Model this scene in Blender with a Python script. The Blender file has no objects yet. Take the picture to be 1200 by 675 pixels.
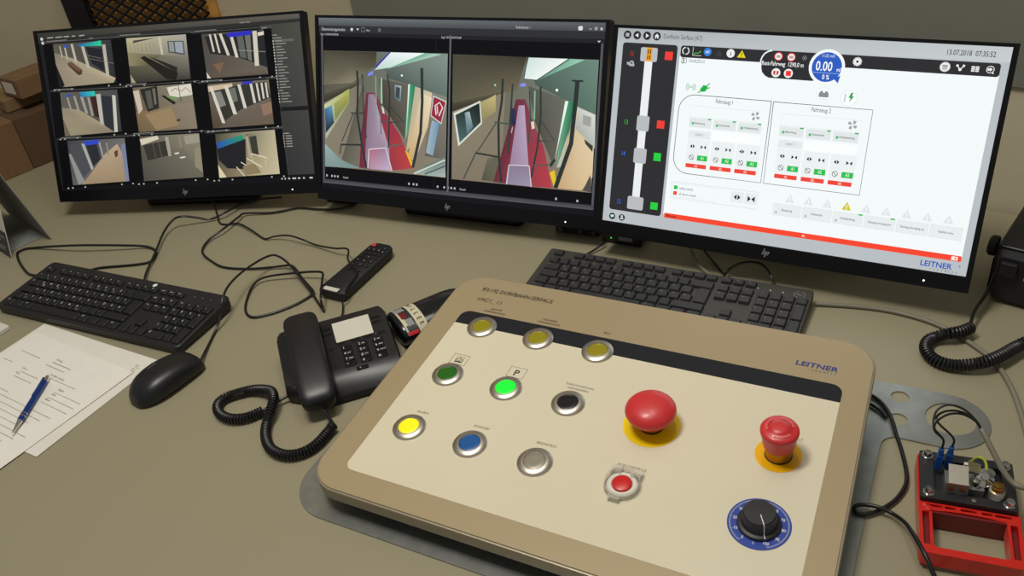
import bpy, bmesh, math, random
from mathutils import Vector, Matrix
random.seed(4)
SC = bpy.context.scene
COL = SC.collection
PI = math.pi

# ------------------------------------------------------------------ colour and materials
def lin(h):
    r = []
    for i in (0, 2, 4):
        c = int(h[i:i+2], 16)/255
        r.append(c/12.92 if c <= .04045 else ((c+.055)/1.055)**2.4)
    return (r[0], r[1], r[2], 1)

def mat(name, hexc, rough=.5, metal=0, noise=0, nscale=200, bump=0, bscale=400, emit=0, spec=.5, trans=0, coat=0, stretch=None, aniso=0):
    m = bpy.data.materials.new(name); m.use_nodes = True
    nt = m.node_tree; b = nt.nodes['Principled BSDF']
    c = lin(hexc)
    b.inputs['Base Color'].default_value = c
    b.inputs['Roughness'].default_value = rough
    b.inputs['Metallic'].default_value = metal
    b.inputs['Specular IOR Level'].default_value = spec
    b.inputs['Transmission Weight'].default_value = trans
    b.inputs['Coat Weight'].default_value = coat
    b.inputs['Coat Roughness'].default_value = .08
    if emit:
        b.inputs['Emission Color'].default_value = c; b.inputs['Emission Strength'].default_value = emit
    if noise or bump:
        tc = nt.nodes.new('ShaderNodeTexCoord'); mp = nt.nodes.new('ShaderNodeMapping')
        nt.links.new(tc.outputs['Object'], mp.inputs['Vector'])
        if stretch: mp.inputs['Scale'].default_value = stretch
    if noise:
        n = nt.nodes.new('ShaderNodeTexNoise'); n.inputs['Scale'].default_value = nscale; n.inputs['Detail'].default_value = 4
        nt.links.new(mp.outputs['Vector'], n.inputs['Vector'])
        r = nt.nodes.new('ShaderNodeValToRGB')
        r.color_ramp.elements[0].position = .3; r.color_ramp.elements[1].position = .7
        r.color_ramp.elements[0].color = tuple(x*(1-noise) for x in c[:3])+(1,)
        r.color_ramp.elements[1].color = tuple(min(1, x*(1+noise)) for x in c[:3])+(1,)
        nt.links.new(n.outputs['Fac'], r.inputs['Fac']); nt.links.new(r.outputs['Color'], b.inputs['Base Color'])
    if bump:
        n2 = nt.nodes.new('ShaderNodeTexNoise'); n2.inputs['Scale'].default_value = bscale; n2.inputs['Detail'].default_value = 3
        nt.links.new(mp.outputs['Vector'], n2.inputs['Vector'])
        bp = nt.nodes.new('ShaderNodeBump'); bp.inputs['Strength'].default_value = bump; bp.inputs['Distance'].default_value = .001
        nt.links.new(n2.outputs['Fac'], bp.inputs['Height']); nt.links.new(bp.outputs['Normal'], b.inputs['Normal'])
    return m

def vcol_mat(name, strength=0, rough=.35):
    """material coloured by the mesh's own colour attribute (printed or displayed picture)"""
    m = bpy.data.materials.new(name); m.use_nodes = True; nt = m.node_tree; b = nt.nodes['Principled BSDF']
    a = nt.nodes.new('ShaderNodeVertexColor'); a.layer_name = 'Col'
    if strength:
        b.inputs['Base Color'].default_value = (.004, .004, .005, 1)
        nt.links.new(a.outputs['Color'], b.inputs['Emission Color']); b.inputs['Emission Strength'].default_value = strength; b.inputs['Specular IOR Level'].default_value = .12
    else:
        nt.links.new(a.outputs['Color'], b.inputs['Base Color'])
    b.inputs['Roughness'].default_value = rough
    return m

M = {}
M['desk'] = mat('desk_laminate', '958e75', .42, noise=.035, nscale=900, bump=.06, bscale=1400)
M['desk_edge'] = mat('desk_edge', '5c5850', .5, noise=.03)
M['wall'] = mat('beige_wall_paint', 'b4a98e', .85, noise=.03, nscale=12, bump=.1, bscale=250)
M['wall_shade_grey'] = mat('grey_green_wall_shade', '7c7e74', .8, noise=.03, nscale=10, bump=.1, bscale=300)  # soft shade on the upper back wall, put into a grey-green colour
M['floor'] = mat('floor_vinyl', '6a665e', .6, noise=.08, nscale=30)
M['black'] = mat('black_plastic', '17171b', .38, noise=.06, nscale=700, bump=.05, bscale=2000)
M['gloss_black'] = mat('glossy_black_plastic', '0c0c11', .3, noise=.05, nscale=50, spec=.3)
M['matte_black'] = mat('matte_black_plastic', '16161a', .55, noise=.06, nscale=600)
M['kb_body'] = mat('keyboard_body_plastic', '1c1d20', .5, noise=.06, nscale=900, bump=.08, bscale=3000)
M['kb_key'] = mat('keycap_plastic', '17181b', .5, noise=.05, nscale=900)
M['dell_body'] = mat('grey_black_keyboard_plastic', '3a3834', .5, noise=.06, nscale=900, bump=.08, bscale=3000)
M['dell_key'] = mat('grey_black_keycap_plastic', '2b2b2e', .5, noise=.05, nscale=900)
M['legend'] = mat('white_legend_print', 'e4e4dc', .6, noise=.02)
M['legend_dim'] = mat('grey_legend_print', '8c8c88', .6, noise=.02)
M['logo'] = mat('silver_logo_print', '8a8c90', .4, noise=.02)
M['led'] = mat('white_led', 'ffffff', .3, emit=1.2)
M['green_led'] = mat('green_led', '30ff50', .3, emit=.8)
M['cable'] = mat('black_cable_sheath', '121214', .42, noise=.05, nscale=300)
M['grey_cable'] = mat('grey_cable_sheath', '7c7868', .5, noise=.05, nscale=300)
M['frame'] = mat('beige_metallic_frame', 'a89675', .42, metal=.15, noise=.04, nscale=1500, bump=.05, bscale=3000)
M['frame_side'] = mat('frame_side_metal', '9a907c', .4, metal=.5, noise=.05, nscale=900)
M['face'] = mat('cream_acrylic', 'dcd3ba', .16, noise=.015, nscale=6, spec=.45)
M['strip'] = mat('dark_grey_acrylic', '202028', .2, noise=.04, nscale=300)
M['under'] = mat('dark_enclosure_metal', '3a3832', .5, metal=.3, noise=.06)
M['steel'] = mat('galvanised_steel', '9a9d99', .36, metal=.75, noise=.12, nscale=40, bump=.05, bscale=200)
M['chrome'] = mat('satin_steel', 'c8c2b6', .36, metal=1, noise=.04, nscale=300)
M['bright_chrome'] = mat('bright_chrome', 'd8d8d4', .14, metal=1, noise=.03, nscale=200)
M['brass'] = mat('brass', 'b08a48', .25, metal=1, noise=.06, nscale=200)
M['red'] = mat('red_mushroom_plastic', 'ce3034', .38, noise=.03, nscale=90, coat=.1)
M['red_mark'] = mat('pale_red_print', 'd85a58', .35, noise=.02)
M['yellow_disc'] = mat('yellow_backing_disc', 'f4d416', .2, noise=.02, nscale=60)
M['amber_disc'] = mat('amber_backing_disc', 'f4b414', .2, noise=.02, nscale=60)
M['amber_metal'] = mat('yellow_tinted_metal', 'b08c28', .22, metal=.8, noise=.05, nscale=90)
M['blue_disc'] = mat('blue_dial_plate', '24409c', .35, noise=.03, nscale=200)
M['knob'] = mat('black_knob_plastic', '1a1a1c', .45, noise=.06, nscale=600, bump=.1, bscale=900)
M['white_print'] = mat('white_print', 'd8dce4', .5, noise=.02)
M['dark_print'] = mat('dark_print', '2e2a24', .5, noise=.02)
M['grey_print'] = mat('grey_print', 'a29e92', .6, noise=.03)
M['blue_print'] = mat('blue_print', '2a3a86', .4, noise=.02)
M['paper'] = mat('white_paper', 'e6e2da', .75, noise=.02, nscale=30)
M['paper2'] = mat('white_paper_under', 'e0dcd2', .75, noise=.02, nscale=30)
M['pen_blue'] = mat('blue_metallic_pen', '1c3f8c', .28, metal=.4, noise=.04)
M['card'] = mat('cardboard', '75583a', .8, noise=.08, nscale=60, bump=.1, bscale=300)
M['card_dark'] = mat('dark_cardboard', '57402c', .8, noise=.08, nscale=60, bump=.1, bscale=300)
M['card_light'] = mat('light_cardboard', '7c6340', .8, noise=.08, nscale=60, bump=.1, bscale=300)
M['sticker'] = mat('white_sticker', 'cfcabc', .6, noise=.03)
M['cal_grey'] = mat('grey_card_board', '8a8d8b', .7, noise=.03, nscale=60)
M['dark_band'] = mat('dark_printed_band', '26272c', .5, noise=.05)
M['lens_white'] = mat('ring_white_plastic', 'dcd8cc', .3, noise=.02)
M['clear'] = mat('clear_shroud_plastic', 'e4e0d4', .08)
M['clear'].node_tree.nodes['Principled BSDF'].inputs['Alpha'].default_value = .32
M['bottle'] = mat('dark_bottle_glass', '14161a', .2, noise=.35, nscale=28, bump=.25, bscale=60, stretch=(1, 1, 3))
M['label_cream'] = mat('cream_label_paper', 'c9c2a6', .6, noise=.03)
M['red_handle'] = mat('red_painted_plastic', 'c81f14', .3, noise=.05, nscale=120, coat=.3)
M['red_dark'] = mat('deep_red_plastic', '6e1216', .45, noise=.06, nscale=120)
M['dev_black'] = mat('black_mounting_plate', '1d1d22', .5, noise=.08, nscale=200)
M['blue_plastic'] = mat('blue_terminal_plastic', '1c4f9e', .35, noise=.05)
M['yg_wire'] = mat('yellow_green_wire', 'a8b83a', .4, noise=.05)
M['mesh_black'] = mat('black_expanded_metal', '1a1a1e', .5, metal=.4, noise=.08)
M['mesh_frame'] = mat('black_steel_frame', '131318', .45, metal=.3, noise=.08)
M['glow_back'] = mat('warm_glow_brown', 'c08a44', .6, noise=.25, nscale=9, stretch=(1, 1, 3))  # orange-brown glow behind the mesh, painted as surface colour
M['teal'] = mat('teal_display', '6fb8b0', .3, emit=.5)
M['screen_pic'] = vcol_mat('lit_display', 1.0, .3)
M['print_pic'] = vcol_mat('printed_picture', 0, .5)
M['white_pad'] = mat('white_plastic_pad', 'd4d2c8', .5, noise=.02)

# ------------------------------------------------------------------ object helpers
def thing(name, label, cat, loc=(0, 0, 0), rotz=0, group=None, matrix=None):
    o = bpy.data.objects.new(name, None); COL.objects.link(o)
    o.empty_display_size = .02
    if matrix is not None: o.matrix_world = matrix
    else:
        o.location = loc; o.rotation_euler = (0, 0, rotz)
    o['label'] = label; o['category'] = cat
    if group: o['group'] = group
    return o

def link(name, me, mats, parent=None, loc=(0, 0, 0), rot=(0, 0, 0), label=None, smooth=False, angle=40):
    o = bpy.data.objects.new(name, me); COL.objects.link(o)
    for m in (mats if isinstance(mats, (list, tuple)) else [mats]): me.materials.append(m)
    o.location = loc; o.rotation_euler = rot
    if parent: o.parent = parent
    if label: o['label'] = label
    if smooth:
        for p in me.polygons: p.use_smooth = True
        me.set_sharp_from_angle(angle=math.radians(angle))
    return o

def tag(o, label, cat, group=None):
    o['label'] = label; o['category'] = cat
    if group: o['group'] = group
    return o

def struct(o):
    o['kind'] = 'structure'; return o

class MB:
    """collects shapes into one mesh"""
    def __init__(s): s.v = []; s.f = []; s.mi = []; s.m = 0
    def add(s, vs, fs, mtx=None):
        n = len(s.v)
        for v in vs:
            v = Vector(v)
            s.v.append(tuple(mtx @ v) if mtx is not None else tuple(v))
        for f in fs: s.f.append([i+n for i in f]); s.mi.append(s.m)
        return s
    def box(s, x0, y0, z0, x1, y1, z1, mtx=None):
        vs = [(x, y, z) for z in (z0, z1) for y in (y0, y1) for x in (x0, x1)]
        return s.add(vs, [(0, 2, 3, 1), (4, 5, 7, 6), (0, 1, 5, 4), (2, 6, 7, 3), (0, 4, 6, 2), (1, 3, 7, 5)], mtx)
    def prism(s, pts, z0, z1, bev=0, mtx=None, inset=None):
        """vertical prism over an outline, optional rounded top and bottom edge"""
        n = len(pts); rings = []
        if bev:
            for k in range(4):
                a = k/3*PI/2; rings.append((bev*(1-math.sin(a)), z0+bev*(1-math.cos(a))))
            for k in range(4):
                a = (1-k/3)*PI/2; rings.append((bev*(1-math.sin(a)), z1-bev*(1-math.cos(a))))
        else: rings = [(0, z0), (0, z1)]
        vs = []
        for d, z in rings: vs += [(x, y, z) for x, y in offset(pts, d)]
        fs = [tuple(range(n-1, -1, -1))]
        for k in range(len(rings)-1):
            for i in range(n):
                j = (i+1) % n; fs.append((k*n+i, k*n+j, (k+1)*n+j, (k+1)*n+i))
        fs.append(tuple((len(rings)-1)*n+i for i in range(n)))
        return s.add(vs, fs, mtx)
    def loft(s, rings, mtx=None, cap=True):
        n = len(rings[0]); vs = [p for r in rings for p in r]; fs = []
        for k in range(len(rings)-1):
            for i in range(n):
                j = (i+1) % n; fs.append((k*n+i, k*n+j, (k+1)*n+j, (k+1)*n+i))
        if cap:
            fs.append(tuple(range(n-1, -1, -1))); fs.append(tuple((len(rings)-1)*n+i for i in range(n)))
        return s.add(vs, fs, mtx)
    def lathe(s, prof, seg=40, mtx=None):
        """prof: (radius, z) from the bottom up the outside to the axis"""
        vs = []; fs = []
        for r, z in prof: vs += [(r*math.cos(2*PI*i/seg), r*math.sin(2*PI*i/seg), z) for i in range(seg)]
        for k in range(len(prof)-1):
            for i in range(seg):
                j = (i+1) % seg; fs.append((k*seg+i, k*seg+j, (k+1)*seg+j, (k+1)*seg+i))
        if prof[0][0] > 1e-6: fs.append(tuple(range(seg-1, -1, -1)))
        if prof[-1][0] > 1e-6: fs.append(tuple((len(prof)-1)*seg+i for i in range(seg)))
        return s.add(vs, fs, mtx)
    def ring(s, prof, seg=40, mtx=None):
        """closed profile turned about z (a torus-like ring)"""
        n = len(prof); vs = []; fs = []
        for i in range(seg):
            a = 2*PI*i/seg
            vs += [(r*math.cos(a), r*math.sin(a), z) for r, z in prof]
        for i in range(seg):
            for k in range(n):
                i2 = (i+1) % seg; k2 = (k+1) % n
                fs.append((i*n+k, i2*n+k, i2*n+k2, i*n+k2))
        return s.add(vs, fs, mtx)
    def tube(s, pts, r, seg=8, mtx=None, taper=None):
        pts = [Vector(p) for p in pts]; n = len(pts); rings = []
        t0 = (pts[1]-pts[0]).normalized(); ref = Vector((0, 0, 1)) if abs(t0.z) < .9 else Vector((1, 0, 0))
        x = (ref-t0*ref.dot(t0)).normalized()
        for i, p in enumerate(pts):
            t = (pts[min(i+1, n-1)]-pts[max(i-1, 0)])
            t = t.normalized() if t.length > 1e-9 else t0
            x = (x-t*x.dot(t)); x = x.normalized() if x.length > 1e-9 else t.orthogonal().normalized()
            y = t.cross(x); rr = r if taper is None else taper(i/(n-1))
            rings.append([tuple(p+(x*math.cos(2*PI*k/seg)+y*math.sin(2*PI*k/seg))*rr) for k in range(seg)])
        return s.loft(rings, mtx)
    def mesh(s, name='m', fix=True):
        me = bpy.data.meshes.new(name); me.from_pydata(s.v, [], s.f)
        me.polygons.foreach_set('material_index', s.mi)
        if fix:
            bm = bmesh.new(); bm.from_mesh(me); bmesh.ops.remove_doubles(bm, verts=bm.verts, dist=1e-6)
            bmesh.ops.recalc_face_normals(bm, faces=bm.faces); bm.to_mesh(me); bm.free()
        me.update(); return me

def offset(pts, d):
    """inset a convex-ish outline by d"""
    if not d: return [tuple(p[:2]) for p in pts]
    n = len(pts); out = []
    area = sum(pts[i][0]*pts[(i+1) % n][1]-pts[(i+1) % n][0]*pts[i][1] for i in range(n))
    sg = 1 if area > 0 else -1
    for i in range(n):
        a = Vector(pts[i-1][:2]); b = Vector(pts[i][:2]); c = Vector(pts[(i+1) % n][:2])
        e1 = (b-a).normalized() if (b-a).length > 1e-9 else Vector((1, 0)); e2 = (c-b).normalized() if (c-b).length > 1e-9 else e1
        n1 = Vector((-e1.y, e1.x))*sg; n2 = Vector((-e2.y, e2.x))*sg
        m = n1+n2; m = m.normalized() if m.length > 1e-6 else n1
        k = d/max(.35, m.dot(n1)); out.append((b.x+m.x*k, b.y+m.y*k))
    return out

def rrect(x0, y0, x1, y1, r, seg=6):
    rs = r if isinstance(r, (list, tuple)) else (r, r, r, r)   # bl, br, tr, tl
    o = []
    for (cx, cy, a, q) in ((x0, y0, PI, 0), (x1, y0, 1.5*PI, 1), (x1, y1, 0, 2), (x0, y1, PI/2, 3)):
        rr = max(rs[q], 1e-5); sx = 1 if cx == x0 else -1; sy = 1 if cy == y0 else -1
        for k in range(seg+1):
            t = a+k/seg*PI/2; o.append((cx+sx*rr+rr*math.cos(t), cy+sy*rr+rr*math.sin(t)))
    return o

def circle(r, n=40, cx=0, cy=0): return [(cx+r*math.cos(2*PI*i/n), cy+r*math.sin(2*PI*i/n)) for i in range(n)]

def spline(pts, sub=8):
    """Catmull-Rom through the points"""
    P = [Vector(p) for p in pts]; P = [P[0]*2-P[1]]+P+[P[-1]*2-P[-2]]; o = []
    for i in range(1, len(P)-2):
        a, b, c, d = P[i-1:i+3]
        for k in range(sub):
            t = k/sub
            o.append(.5*((2*b)+(c-a)*t+(2*a-5*b+4*c-d)*t*t+(3*b-a-3*c+d)*t*t*t))
    o.append(P[-2]); return [tuple(x) for x in o]

def resample(pts, step):
    P = [Vector(p) for p in pts]; o = [P[0]]; acc = 0
    for a, b in zip(P, P[1:]):
        L = (b-a).length; t = step-acc
        while t <= L and L > 0: o.append(a.lerp(b, t/L)); t += step
        acc = (acc+L) % step
    return o

def coil_pts(path, R, pitch, seg=12):
    """points of a helix wound about a path"""
    P = resample(path, pitch/seg); o = []; up = Vector((0, 0, 1))
    for i, p in enumerate(P):
        t = (P[min(i+3, len(P)-1)]-P[max(i-3, 0)]).normalized()
        s = t.cross(up).normalized(); u = s.cross(t); a = 2*PI*i/seg
        o.append(tuple(p+s*R*math.cos(a)+u*R*math.sin(a)))
    return o

_TX = {}
def text_geo(s, bold=0):
    """flat outline of a word at size 1, origin at its left baseline"""
    k = (s, bold)
    if k not in _TX:
        cu = bpy.data.curves.new('t', 'FONT'); cu.body = s; cu.size = 1; cu.resolution_u = 2; cu.offset = bold
        ob = bpy.data.objects.new('t', cu); me = bpy.data.meshes.new_from_object(ob)
        vs = [tuple(v.co) for v in me.vertices]; fs = [tuple(p.vertices) for p in me.polygons]
        w = max([v[0] for v in vs] or [0])
        bpy.data.objects.remove(ob); bpy.data.curves.remove(cu); bpy.data.meshes.remove(me)
        _TX[k] = (vs, fs, w)
    return _TX[k]

def add_text(mb, s, x, y, size, z=0, al='l', xs=.8, width=None, rot=0, bold=0, slant=0, mtx=None):
    vs, fs, w = text_geo(s, bold)
    if not vs: return
    if width: xs = width/(w*size)
    dx = {'l': 0, 'c': -w/2, 'r': -w}[al]; c, n = math.cos(rot), math.sin(rot); o = []
    for v in vs:
        a = (v[0]+dx)*size*xs+v[1]*size*slant; b = v[1]*size
        o.append((x+a*c-b*n, y+a*n+b*c, z))
    mb.add(o, fs, mtx)

class Canvas:
    """flat picture made of coloured polygons laid in thin layers on a real surface; units mm, y down"""
    def __init__(s, k=.001, step=2e-5): s.v = []; s.f = []; s.c = []; s.bb = []; s.k = k; s.step = step
    def put(s, vs, fs, cols):
        x0 = min(v[0] for v in vs); x1 = max(v[0] for v in vs); y0 = min(v[1] for v in vs); y1 = max(v[1] for v in vs)
        L = 0
        for b in s.bb:
            if b[0] < x1 and b[1] > x0 and b[2] < y1 and b[3] > y0: L = max(L, b[4])
        L += 1; s.bb.append((x0, x1, y0, y1, L)); n = len(s.v)
        for i, v in enumerate(vs): s.v.append((v[0]*s.k, -v[1]*s.k, L*s.step)); s.c.append(cols[i] if isinstance(cols, list) else cols)
        for f in fs: s.f.append([i+n for i in f])
    def draw(s, data):
        for d in data:
            t = d[0]
            if t == 'P':
                c = [lin(h) for h in d[1]] if isinstance(d[1], list) else lin(d[1]); p = d[2]
                if isinstance(c, list) and len(c) > 4:   # fan from the middle for many-sided gradients
                    m = (sum(q[0] for q in p)/len(p), sum(q[1] for q in p)/len(p)); mc = tuple(sum(q[i] for q in c)/len(c) for i in range(4))
                    p = list(p)+[m]; c = (c+[c[-1]]*9)[:len(p)-1]+[mc]; n = len(p)-1
                    s.put(p, [(i, (i+1) % n, n) for i in range(n)], c)
                elif isinstance(c, list):
                    c = (c+[c[-1]]*4)[:len(p)]
                    if len(p) == 4:   # bilinear patch
                        N = 6; vs = []; cs = []
                        for j in range(N+1):
                            for i in range(N+1):
                                u, w = i/N, j/N; q = [(1-u)*(1-w), u*(1-w), u*w, (1-u)*w]
                                vs.append((sum(q[k]*p[k][0] for k in range(4)), sum(q[k]*p[k][1] for k in range(4))))
                                cs.append(tuple(sum(q[k]*c[k][l] for k in range(4)) for l in range(4)))
                        s.put(vs, [(j*(N+1)+i, j*(N+1)+i+1, (j+1)*(N+1)+i+1, (j+1)*(N+1)+i) for j in range(N) for i in range(N)], cs)
                    else: s.put(p, [tuple(range(len(p)))], c)
                else: s.put(p, [tuple(range(len(p)))], c)
            elif t == 'R':
                r = d[6] if len(d) > 6 else 0
                p = rrect(d[2], d[3], d[4], d[5], r, 4) if r else [(d[2], d[3]), (d[4], d[3]), (d[4], d[5]), (d[2], d[5])]
                s.put(p, [tuple(range(len(p)))], lin(d[1]))
            elif t == 'C': p = circle(d[4], 28, d[2], d[3]); s.put(p, [tuple(range(28))], lin(d[1]))
            elif t == 'L':
                pts = d[3]; w = d[2]/2; a = []; b = []
                for i, q in enumerate(pts):
                    p0 = Vector(pts[max(i-1, 0)]); p1 = Vector(pts[min(i+1, len(pts)-1)]); t_ = (p1-p0)
                    t_ = t_.normalized() if t_.length > 1e-9 else Vector((1, 0)); n_ = Vector((-t_.y, t_.x))*w
                    a.append((q[0]+n_.x, q[1]+n_.y)); b.append((q[0]-n_.x, q[1]-n_.y))
                m = len(pts); s.put(a+b, [(i, i+1, m+i+1, m+i) for i in range(m-1)], lin(d[1]))
            elif t == 'T':
                vs, fs, w = text_geo(d[1], d[8] if len(d) > 8 else 0)
                if not vs: continue
                x, y, size, al, xs = d[2], d[3], d[4], d[6], d[7]; dx = {'l': 0, 'c': -w/2, 'r': -w}[al]
                s.put([(x+(v[0]+dx)*size*xs, y-v[1]*size) for v in vs], fs, lin(d[5]))
    def mesh(s, name):
        me = bpy.data.meshes.new(name); me.from_pydata(s.v, [], s.f)
        at = me.color_attributes.new('Col', 'FLOAT_COLOR', 'POINT'); at.data.foreach_set('color', [x for c in s.c for x in c])
        bm = bmesh.new(); bm.from_mesh(me)
        for f in bm.faces:
            f.normal_update()
            if f.normal.z < 0: f.normal_flip()
        bm.to_mesh(me); bm.free(); me.update(); return me

def plate_mesh(outer, holes, z0, z1):
    """flat plate with holes cut through it"""
    cu = bpy.data.curves.new('p', 'CURVE'); cu.dimensions = '2D'; cu.fill_mode = 'BOTH'; cu.extrude = (z1-z0)/2
    for pts in [outer]+holes:
        sp = cu.splines.new('POLY'); sp.points.add(len(pts)-1); sp.use_cyclic_u = True
        for q, p in zip(sp.points, pts): q.co = (p[0], p[1], 0, 1)
    ob = bpy.data.objects.new('p', cu); me = bpy.data.meshes.new_from_object(ob)
    bpy.data.objects.remove(ob); bpy.data.curves.remove(cu)
    me.transform(Matrix.Translation((0, 0, (z0+z1)/2))); me.materials.clear(); return me

def TR(x, y, z, rz=0): return Matrix.Translation((x, y, z)) @ Matrix.Rotation(rz, 4, 'Z')

# ------------------------------------------------------------------ camera
cam = bpy.data.cameras.new('camera'); cam.sensor_width = 36; cam.lens = 30.4943; cam.clip_start = .01
co = bpy.data.objects.new('camera', cam); COL.objects.link(co)
co.matrix_world = Matrix(((0.990486, 0.137617, -0.0, 0.0), (-0.076457, 0.55029, -0.831466, 0.0), (-0.114423, 0.823555, 0.555576, 0.814234), (0, 0, 0, 1)))
SC.camera = co

# ------------------------------------------------------------------ the setting
WO = Vector((.8389, 1.2626, 0)); WD = Vector((.77346, -.63384, 0)); WA = math.atan2(WD.y, WD.x)
CS = -1.4624                                         # where the two walls meet, along the back wall
CORNER = WO+WD*CS
LA = -.20                                               # heading of the left wall
LD = Vector((math.cos(LA), math.sin(LA), 0))
m = MB().box(CS-.02, 0, -.75, 1.6, .12, 2.4)
M['wall_brightened'] = mat('beige_wall_paint_brightened', 'd6ccb0', .85, noise=.03, nscale=12, bump=.1, bscale=250)  # same beige paint, extra brightness put into this wall's colour
struct(link('wall_back', m.mesh(), M['wall_brightened'], loc=WO, rot=(0, 0, WA)))
m = MB().box(CS, -.006, .221, 1.6, 0.0, 2.4)  # thin slab added to stand in for shade across the upper wall
struct(link('shade_slab_1', m.mesh(), M['wall_shade_grey'], loc=WO, rot=(0, 0, WA)))
m = MB().box(-2.2, 0, -.75, .0, .12, 2.4)
struct(link('wall_left', m.mesh(), M['wall'], loc=CORNER, rot=(0, 0, LA)))
m = MB().box(-3.5, -1.2, -.80, 3.2, 4.2, -.75)
struct(link('floor', m.mesh(), M['floor']))

# desk: worktop slab plus support panels
desk = thing('desk', 'wide grey laminate control desk under the monitors and the control panel', 'desk', (0, 1, -.75))
c2 = WO+WD*1.35; lft = CORNER-LD*1.75
g = Vector((-.004, -.012, 0)); c2 += g; lft += g; CC = CORNER+g
outl = [(-2.3, .22), (1.5, .22), (c2.x, c2.y), (CC.x, CC.y), (lft.x, lft.y), (-2.3, lft.y)]
m = MB().prism([(x, y-1) for x, y in outl], .715, .75)
link('desktop', m.mesh(), M['desk'], desk)
for x in (-1.5, .0, 1.2):
    m = MB().box(x-.015, -.55, 0, x+.015, -.05 if x > 1 else .35, .715); link('support_panel', m.mesh(), M['desk_edge'], desk)

# expanded metal door left of the corner, standing on the desk line behind the left monitor
def on_left(s, off, z): return CORNER+LD*s+Vector((LD.y, -LD.x, 0))*off+Vector((0, 0, z))
mx0, mx1 = -0.7434, -0.3476
door = thing('mesh_door', 'black framed door of expanded metal mesh behind the left monitor', 'mesh door', on_left(0, 0, 0), LA)
m = MB().box(mx0, -.012, .0, mx1, -.002, 1.9); link('painted_glow_panel', m.mesh(), M['glow_back'], door, label='panel behind the mesh with a warm glow put into its brown colour')
fw = 0.0633
m = MB().box(mx0-fw*.0, -.034, 0, mx0+fw*.95, -.002, 1.95); m.box(mx0+fw*.65, -.034, 1.9, mx1+.0, -.002, 1.95)
door_frame = link('frame', m.mesh(), M['mesh_frame'], door, loc=(0, 0, .0015))
m = MB(); cw, chh = .041, .0135; z0, z1 = .02, .62
nx = int((mx1-mx0-fw*.6)/cw)+1; nz = int((z1-z0)/chh)
for j in range(nz):
    for i in range(nx):
        x = mx0+fw*.8+i*cw+(cw/2 if j % 2 else 0); z = z0+j*chh
        for sg in (-1, 1):
            a = Vector((x, -.03, z)); b = Vector((x+sg*cw/2, -.026, z+chh))
            if b.x > mx1 or a.x > mx1 or b.x < mx0+fw*.4: continue
            w = Vector((0, 0, .0036))
            m.add([a-w, b-w, b+w, a+w, a-w+Vector((0, .004, 0)), b-w+Vector((0, .004, 0)), b+w+Vector((0, .004, 0)), a+w+Vector((0, .004, 0))], [(0, 1, 2, 3), (4, 7, 6, 5), (0, 4, 5, 1), (3, 2, 6, 7)])
link('mesh', m.mesh(fix=False), M['mesh_black'], door)

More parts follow.
